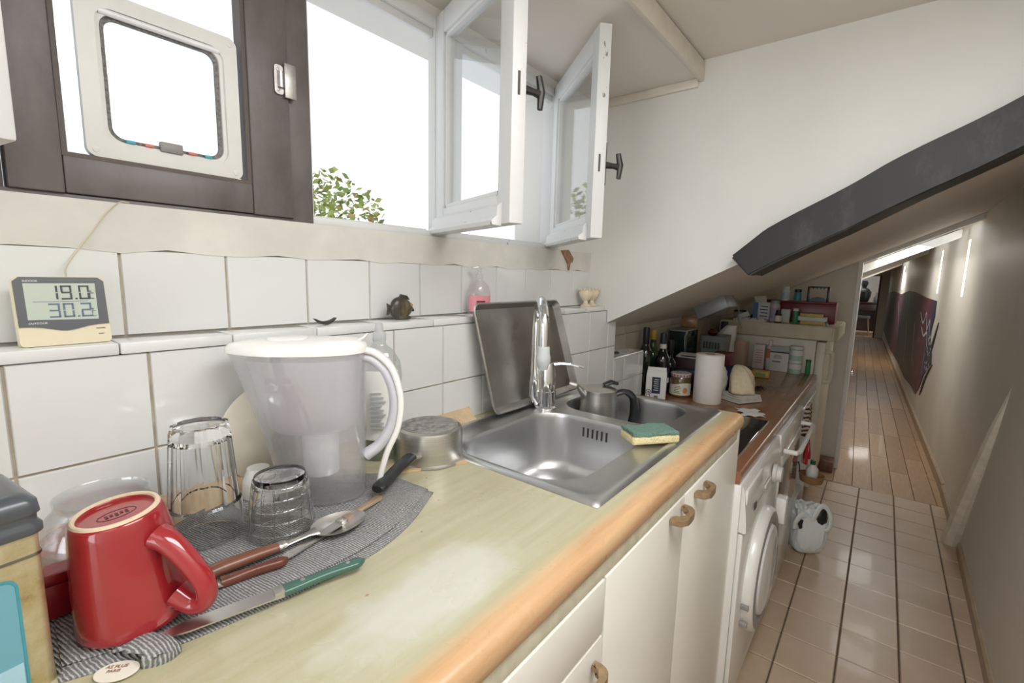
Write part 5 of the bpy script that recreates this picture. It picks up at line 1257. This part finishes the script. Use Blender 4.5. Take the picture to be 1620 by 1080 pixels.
for k in range(22):
    a = rnd.uniform(0, 2 * PI); L = rnd.uniform(.015, .04); tube(bm, [(0, 0, .006), (L * .5 * math.cos(a), L * .5 * math.sin(a), .014), (L * math.cos(a), L * math.sin(a), .003)], .0016, 5)
tag(obj('dark_tassel', bm, plain('black_thread', rgb(40, 40, 46), .9), loc=(2.70, .465, ZB + .0004)), 'dark tangled tassel on the brown worktop', 'tassel')
bm = new(); n = 12; rows = [[(-.06 + .12 * i / n, -.04 + .085 * j / n + .01 * math.sin(i * 1.1), .0015 + .006 * abs(math.sin(i * .9 + j * .5)) ) for j in range(n + 1)] for i in range(n + 1)]
loft(bm, rows, closed=False, cap=False)
ps = tag(obj('torn_paper', bm, PAPERW, loc=(2.165, .395, ZB + .0008), rot=(0, 0, .5), ang=180), 'creased white scrap of paper on the brown worktop behind the hob', 'paper'); ps.modifiers.new('thickness', 'SOLIDIFY').thickness = .0008
# grey metal box fixed under the slope
ex = thing('light_fitting', 'grey metal box fixed to the sloping ceiling above the bottles', 'fitting', (2.55, .718, slope(.718) - .0005)); ex.rotation_euler = (-math.atan(SLK), 0, 0)
obj('casing', bx(0, .17, -.082, .082, -.066, 0, .003), plain('grey_metal_casing', rgb(150, 154, 156), .4, .2), ex)
obj('end_plate', bx(.165, .174, -.083, .083, -.068, -.002, .002), plain('beige_end_plate', rgb(150, 142, 124), .5), ex)
obj('drop_cable', tb(spline([(.17, -.06, -.03), (.26, -.07, -.06), (.36, -.02, -.12), (.42, .0, -.18)], 6), .004, 6), plain('grey_cable', rgb(150, 150, 146), .5), ex)

# ================================================================== ON THE FRIDGE SLAB
ZF = 1.1384
rb = thing('red_case', 'dark red metal case lying at the back of the fridge top', 'case', (3.72, .435, ZF))
obj('body', bx(-.08, .08, -.20, .225, 0, .128, .004), RED2 if 'RED2' in globals() else plain('dark_red_metal', rgb(118, 20, 32), .35), rb); obj('lid', bx(-.082, .082, -.202, .227, .128, .140, .003), bpy.data.materials['dark_red_metal'], rb)
rk = thing('toast_rack', 'black toothed rack standing on the dark red case', 'rack', (3.69, .345, ZF + .1404))
for s in (-1, 1): obj('post', bx(-.012, .012, s * .055 - .007, s * .055 + .007, 0, .10, .002), BLACKP, rk)
obj('base_bow', prism(new(), [(-.055 + .11 * k / 12, .012 + .018 * math.sin(PI * k / 12)) for k in range(13)] + [(.055, 0), (-.055, 0)], -.010, .010, M_YZ), BLACKP, rk)
bm = new(); box(bm, -.010, .010, -.062, .062, .090, .100, .002)
for k in range(6): prism(bm, [(-.05 + k * .02 - .006, .091), (-.05 + k * .02 + .006, .091), (-.05 + k * .02, .080)], -.008, .008, M_YZ)
obj('toothed_bar', bm, BLACKP, rk)
def pot(name, label, cat, x, y, z, r, h, bm_, cm, lm=None, capr=.8, caph=.22):
    t = thing(name, label, cat, (x, y, z)); hb = h * (1 - caph)
    obj('body', lt([(r * .95, 0), (r, .003), (r, hb * .86), (r * .8, hb * .97), (r * .75, hb)], 28), bm_, t)
    obj('cap', lt([(r * capr, hb * .97), (r * capr, h - .003), (r * capr * .9, h), (.0001, h)], 24), cm, t)
    if lm: obj('label', lt([(r + .0006, hb * .15), (r + .0006, hb * .75)], 28, cap0=False, cap1=False), lm, t)
    return t
WPL = plain('white_pill_plastic', rgb(222, 222, 218), .35); BRG = plain('brown_medicine_glass', rgb(74, 50, 38), .12, coat=.4); TEAL = plain('teal_label', rgb(74, 150, 150), .4); CLR = pane('clear_pot', (.95, .96, .96, 1), .08, .2)
pot('pill_bottle', 'tall white pill bottle with a white cap, standing on the dark red case', 'bottle', 3.66, .53, ZF + .1404, .024, .095, WPL, WPL, plain('pale_blue_label', rgb(190, 206, 216), .4))
pot('pill_bottle.001', 'teal jar with a dark cap on the dark red case next to the black rack', 'jar', 3.67, .458, ZF + .1404, .022, .078, TEAL, BLACKP, None, .98)
pot('pill_bottle.002', 'white and purple pot in the middle of the fridge top, behind the small brown bottle', 'pot', 3.60, .575, ZF, .032, .140, plain('white_purple_pot', rgb(214, 206, 214), .35), GF, plain('purple_white_label', rgb(196, 176, 202), .4), .9, .12)
pot('pill_bottle.003', 'small brown bottle with white label and black cap, front of the fridge top', 'bottle', 3.462, .530, ZF, .021, .082, BRG, BLACKP, plain('white_medicine_label', rgb(220, 214, 208), .4), .75)
carton('pale_carton', 'pale green white carton beside the small brown bottle on the fridge top', 'carton', 3.53, .497, .05, .04, .088, plain('pale_green_card', rgb(196, 208, 196), .5), 0, ZF)
pot('tablet_tube.001', 'green tube with a white cap on the fridge top in front of the flat boxes', 'tube', 3.50, .438, ZF, .0155, .098, plain('green_tube', rgb(60, 140, 96), .4), WPL, None, 1.05, .14)
FB = []
for i, (lab, c, w) in enumerate((('yellow flat medicine box, lowest of the three on the fridge top', rgb(212, 186, 100), .13), ('white flat medicine box, middle of the three on the fridge top', rgb(216, 218, 214), .16), ('yellow striped flat medicine box, topmost of the three on the fridge top', rgb(206, 180, 92), .125))):
    carton('medicine_box', lab, 'box', 3.535, .345 + .004 * i, w, .065, (.022, .026, .020)[i], plain('medicine_box_%d' % i, c, .5), .03 * i, ZF + (.0, .0222, .0484)[i], 'flat medicine boxes on the fridge')
bb = carton('medicine_carton.001', 'blue and white carton with its flap open on the fridge top', 'carton', 3.56, .645, .098, .06, .125, plain('white_blue_card', rgb(212, 214, 218), .5), 0, ZF)
obj('blue_side', bx(-.0308, -.0295, .020, .0495, .002, .124), plain('medium_blue_card', rgb(70, 122, 170), .5), bb)
obj('open_flap', prism(new(), [(-.03, .124), (.04, .124), (.052, .162), (-.02, .170)], -.026, -.024, M_YZ), plain('pale_card_flap', rgb(212, 206, 192), .6), bb)
bm = new()
for q in range(4): box(bm, -.0308, -.0296, -.04, .008 - .006 * (q % 2), .03 + q * .022, .036 + q * .022)
obj('print', bm, plain('dark_blue_print', rgb(60, 66, 90), .5), bb)
bl = carton('blister_tray', 'low pale tray of pills along the front of the fridge top', 'tray', 3.447, .69, .20, .05, .014, plain('pale_cream_card', rgb(206, 200, 186), .5), 0, ZF)
for k in range(4): obj('compartment', bx(-.018, .018, -.085 + k * .045, -.052 + k * .045, .014, .022, .002), WPL, bl)
pot('glass_pot', 'small clear glass pot with a dark lid at the back left of the fridge top', 'jar', 3.60, .79, ZF, .042, .062, CLR, BLACKP, None, 1.0, .15)
tag(obj('paper_tag', bx(-.002, .002, -.035, .035, -.016, .016, .001), PAPERW, loc=(3.50, .745, ZF + .0296), rot=(-.45, -.2, 0)), 'small white paper tag propped before the clear pot on the fridge top', 'tag').location.z = ZF + .033
tag(obj('black_ball', lt([(.0001, 0), (.014, .004), (.019, .018), (.014, .032), (.0001, .037)], 20), BLACKP, loc=(3.66, .715, ZF)), 'small shiny black ball on the fridge top', 'ball')
tag(obj('glass_stopper', lt([(.010, 0), (.012, .004), (.006, .014), (.009, .02), (.0001, .024)], 16), CLR, loc=(3.47, .262, ZF)), 'tiny clear stopper near the front corner of the fridge top', 'stopper')

# ================================================================== HANGING THINGS, FLOOR BAG
hr_ = thing('towel_rail', 'short white rail of hooks on the cream shelf unit past the oven', 'rail', (2.95, .262, .765))
obj('bar', tb([(-.22, 0, 0), (.30, 0, 0)], .006, 8), APPW, hr_)
for x in (-.2, .28): obj('bracket', bx(x - .006, x + .006, 0, .022, -.008, .008), APPW, hr_)
def hang(name, label, cat, x0, x1, z0, z1, mat, y=.262, seed=0, n=22, m_=14):
    bm = new(); F = []; K = []
    for i in range(n + 1):
        u = i / n; f = []; k = []
        for j in range(m_ + 1):
            v = j / m_; x = x0 + (x1 - x0) * (.5 + (u - .5) * (1 - .35 * v ** 2)) ; wv = .013 * math.sin(u * 15 + seed + v) * (.3 + .7 * (1 - v))
            f.append((x, y - .016 + wv, z0 + (z1 - z0) * v + .012 * math.sin(u * 9 + seed) * (1 - v))); k.append((x, y - .008 + wv, f[-1][2]))
        F.append(f + k[::-1])
    loft(bm, F); return tag(obj(name, bm, mat, ang=180), label, cat)
def stripes(name, a, b, sc, direction='Z'):
    m, nt, bs = nodes(name); w = N(nt, 'ShaderNodeTexWave'); w.bands_direction = direction; w.inputs['Scale'].default_value = sc; w.inputs['Distortion'].default_value = 3; nt.links.new(mapping(nt), w.inputs[0])
    nt.links.new(ramp(nt, w.outputs['Fac'], [(.4, a), (.6, b)]), bs.inputs['Base Color']); bs.inputs['Roughness'].default_value = .9; return m
hang('tea_towel', 'brown and cream patterned tea towel hanging past the oven', 'towel', 2.74, 2.92, .615, .775, stripes('brown_cream_stripes', rgb(84, 58, 54), rgb(206, 192, 178), 14), seed=1)
hang('oven_glove', 'red and white oven glove hanging below the patterned tea towel', 'oven glove', 2.76, 2.90, .475, .612, stripes('red_white_cloth', rgb(176, 40, 46), rgb(222, 214, 208), 5, 'X'), .250, seed=3)
wbk = thing('wicker_basket', 'round brown wicker basket hooked on the shelf unit', 'basket', (2.86, .205, .345))
obj('bowl', lt([(.030, 0), (.052, .01), (.058, .045), (.062, .048), (.058, .05), (.054, .045), (.048, .012), (.0001, .008)], 28), stripes('wicker', rgb(120, 84, 54), rgb(176, 134, 92), 60), wbk)
obj('hanger', tb(spline([(0, .056, .045), (0, .060, .08), (0, .066, .10), (0, .072, .085)], 5), .003, 6), IRON, wbk)
hb2 = thing('white_bottle', 'white bottle with a green cap standing in the wicker basket', 'bottle', (2.86, .205, .3546))
obj('body', lt([(.026, 0), (.028, .003), (.028, .07), (.014, .09), (.011, .095)], 24), plain('milky_white_bottle', rgb(216, 218, 212), .35), hb2); obj('cap', lt([(.012, .094), (.012, .116), (.0001, .117)], 16), plain('dark_green_bottle_cap', rgb(44, 88, 62), .4), hb2)

from mathutils import noise as mnoise
cb_ = thing('carrier_bag', 'thin white plastic carrier bag full of rubbish on the tiled floor', 'bag', (2.775, .192, .0008), math.radians(35))
CB = plain('thin_white_carrier_plastic', rgb(232, 237, 236), .32, var=.04)
def bagskin(rx, ry, h):
    b2 = new(); bmesh.ops.create_icosphere(b2, subdivisions=6, radius=1)
    for v in b2.verts:
        p = v.co.copy(); s = lambda c, e: math.copysign(abs(c) ** e, c)
        t = (s(p.z, .5 if p.z < 0 else .75) + 1) / 2                      # 0 foot .. 1 top
        w = 1 - .12 * (1 - t) ** 3 - .16 * max(0, t - .45) ** 1.2
        fold = mnoise.ridged_multi_fractal(Vector((p.x * 1.6, p.y * 1.6, p.z * .9 + 7)), 1.0, 2.1, 3, 1.0, 2.0) - 1.0
        fine = mnoise.noise(Vector((p.x * 5, p.y * 5, p.z * 3 + 3)))
        q = 1 + (.10 * fold + .05 * fine) * (.25 + .75 * t)
        v.co = Vector((s(p.x, .6) * rx * w * q, s(p.y, .6) * ry * w * q, max(0, h * t * (1 + .10 * fine * t) - .010 * fold * t)))
    return b2
obj('bag_body', bagskin(.066, .088, .265), CB, cb_, ang=180)
def strap(pts, r): obj('bag_handle', tube(new(), spline(pts, 6), r, 10, .3), CB, cb_, ang=90)
strap([(-.052, .010, .185), (-.066, .004, .235), (-.060, -.020, .276), (-.052, -.052, .272), (-.058, -.078, .225), (-.066, -.070, .165), (-.066, -.045, .150)], .013)
strap([(-.050, .085, .150), (-.064, .092, .195), (-.062, .070, .228), (-.056, .040, .222), (-.060, .022, .190)], .014)
bm = new(); bmesh.ops.create_icosphere(bm, subdivisions=4, radius=1, matrix=Matrix.Translation((-.040, -.034, .212)) @ Matrix.Diagonal((.026, .036, .050, 1)))
for v in bm.verts: v.co += Vector((0, 0, 0)) + v.normal * .003 * mnoise.noise(v.co * 60)
obj('black_lump', bm, BLACKP, cb_, ang=180)  # black lump fills the dark hole inside the handle loop
obj('dark_strip', tb([(-.066, .070, .160), (-.070, .078, .185), (-.064, .066, .205)], [.008, .012, .008], 8, .5), BLACKP, cb_)

# ================================================================== CORRIDOR: MURAL, FAR ROOM
def mural_mat():
    """spray paint: navy edge, dark red strokes, grey green middle, red and grey far part, pale streaks"""
    m, nt, bs = nodes('mural_paint')
    v = mapping(nt, (.8, 1, .5), (0, .25, 0)); f = noise(nt, v, 4.2, 6, .7)
    tc = N(nt, 'ShaderNodeTexCoord'); sx = N(nt, 'ShaderNodeSeparateXYZ'); nt.links.new(tc.outputs['Object'], sx.inputs[0])
    fm = N(nt, 'ShaderNodeMath', operation='MULTIPLY_ADD'); nt.links.new(f, fm.inputs[0]); fm.inputs[1].default_value = 1.6; nt.links.new(sx.outputs['X'], fm.inputs[2])
    mr = N(nt, 'ShaderNodeMapRange'); mr.inputs['From Min'].default_value = 5.9; mr.inputs['From Max'].default_value = 16; nt.links.new(fm.outputs[0], mr.inputs[0])
    c = ramp(nt, mr.outputs[0], [(.05, rgb(44, 40, 62)), (.10, rgb(58, 52, 78)), (.14, rgb(108, 54, 60)), (.20, rgb(92, 50, 58)), (.27, rgb(58, 62, 58)), (.38, rgb(74, 80, 78)), (.48, rgb(58, 62, 66)), (.58, rgb(112, 72, 78)), (.70, rgb(88, 92, 100)), (.85, rgb(96, 104, 102))])
    g = noise(nt, mapping(nt, (1.6, 1, .4), (0, .2, 0)), 6.5, 5, .7)
    c = mixc(nt, ramp(nt, g, [(.60, (0, 0, 0, 1)), (.68, (.8, .8, .8, 1))]), c, rgb(158, 160, 176))
    nt.links.new(c, bs.inputs['Base Color']); bs.inputs['Roughness'].default_value = .45; return m
MUR = mural_mat()
def on_wall(poly, t0, t1):
    bm = new(); a = [bm.verts.new(cp(s, t1, z)) for s, z in poly]; b = [bm.verts.new(cp(s, t0, z)) for s, z in poly]
    bm.faces.new(a); bm.faces.new(b[::-1]); strip(bm, a, b); return bm
mu = tag(obj('mural', on_wall([(11.0, 1.20), (9.0, 1.27), (6.4, 1.245), (5.0, 1.32), (3.9, 1.315), (2.6, 1.275), (1.69, 1.262), (1.66, 1.12), (1.76, .98), (1.72, .88), (1.50, .78), (1.43, .70), (1.66, .62), (1.86, .52), (2.06, .36), (2.30, .25), (2.9, .24), (3.76, .185), (5.4, .20), (7.35, .155), (11.1, .23)], .0005, .006), MUR, smooth=False), 'dark purple and red graffiti mural painted along the corridor wall', 'mural')
obj('black_drip', on_wall([(1.34, 1.08), (1.40, .98), (1.50, .84), (1.62, .74), (1.58, .86), (1.46, .99)], .0006, .0066), plain('black_spray', rgb(36, 34, 44), .5), mu, smooth=False)
obj('lower_drip', on_wall([(1.36, .70), (1.60, .60), (1.80, .48), (1.96, .30), (1.84, .36), (1.62, .55), (1.46, .64)], .0006, .0066), bpy.data.materials['black_spray'], mu, smooth=False)
bm = new(); rnd = random.Random(4)
for pts in ([(2.9, 1.1), (2.5, 1.0), (2.3, 1.12), (2.1, .96), (1.95, 1.06), (1.85, .92)], [(2.6, .95), (2.3, .88), (2.05, .93), (1.9, .80)], [(3.4, .95), (3.2, .7), (3.1, .5)], [(6.8, 1.1), (6.2, .8), (5.9, .5)], [(8.5, 1.0), (8.1, .6)], [(4.6, .9), (4.3, .6), (4.2, .35)]):
    S_ = spline([(s, z, 0) for s, z in pts], 6)
    for a, b in zip(S_, S_[1:]):
        d = (b - a); w = .014; q = Vector((-d.y, d.x, 0)).normalized() * w
        vs_ = [bm.verts.new(cp(p.x, .0072, p.y)) for p in (a + q, b + q, b - q, a - q)]; bm.faces.new(vs_)
for k in range(26):
    s = rnd.uniform(1.55, 1.85); z = rnd.uniform(.58, .95); r = rnd.uniform(.008, .022)
    bm.faces.new([bm.verts.new(cp(s + r * 1.6 * math.cos(a), .0072, z + r * math.sin(a))) for a in [2 * PI * i / 8 for i in range(8)]])
obj('white_strokes', bm, plain('white_spray', rgb(198, 198, 208), .5), mu, smooth=False)
# far room: dark sideboard, stool, bust and small bottles
def cl(name, label, cat, s, t): 
    p = cp(s, t); return thing(name, label, cat, (p.x, p.y, .0), CA)
DKW = woodmat('dark_brown_wood', rgb(48, 30, 28), rgb(70, 44, 40), rgb(86, 58, 52))
sd_ = cl('sideboard', 'dark brown sideboard in the dim room at the end of the corridor', 'sideboard', 12.75, .48)
obj('top', bx(-.22, .22, -.42, .5, .86, .90, .004), DKW, sd_)
for a in (-.36, .44): obj('side_panel', bx(-.20, .20, a - .02, a + .02, 0, .86), DKW, sd_)
obj('back_panel', bx(.16, .20, -.36, .44, .05, .86), DKW, sd_); obj('drawer', bx(-.205, -.17, -.33, .41, .66, .84, .003), DKW, sd_)
st_ = cl('stool', 'grey topped stool with wooden legs before the dark sideboard', 'stool', 12.25, .46)
obj('seat', prism(new(), rrect(.30, .34, .05, 5), .46, .52), plain('grey_seat', rgb(110, 112, 116), .6), st_)
for a in (-1, 1):
    for b in (-1, 1): obj('leg', tb([(a * .10, b * .12, .46), (a * .16, b * .18, 0)], .014, 8), woodmat('stool_wood', rgb(150, 110, 76), rgb(170, 128, 90), rgb(180, 140, 102)), st_)
bu = cl('bust', 'black bust shaped ornament on the dark sideboard', 'ornament', 12.75, .50); bu.location.z = .9005
obj('body', lt([(.11, 0), (.13, .02), (.17, .15), (.18, .28), (.13, .36), (.055, .40), (.05, .43), (.075, .48), (.085, .54), (.06, .60), (.0001, .62)], 28), BLACKP, bu)
vb = cl('vase', 'small grey bottle vase beside the black ornament', 'vase', 12.68, .20); vb.location.z = .9005
obj('body', lt([(.05, 0), (.06, .02), (.06, .14), (.02, .2), (.018, .28), (.0001, .28)], 20), plain('grey_vase', rgb(120, 122, 122), .3), vb)
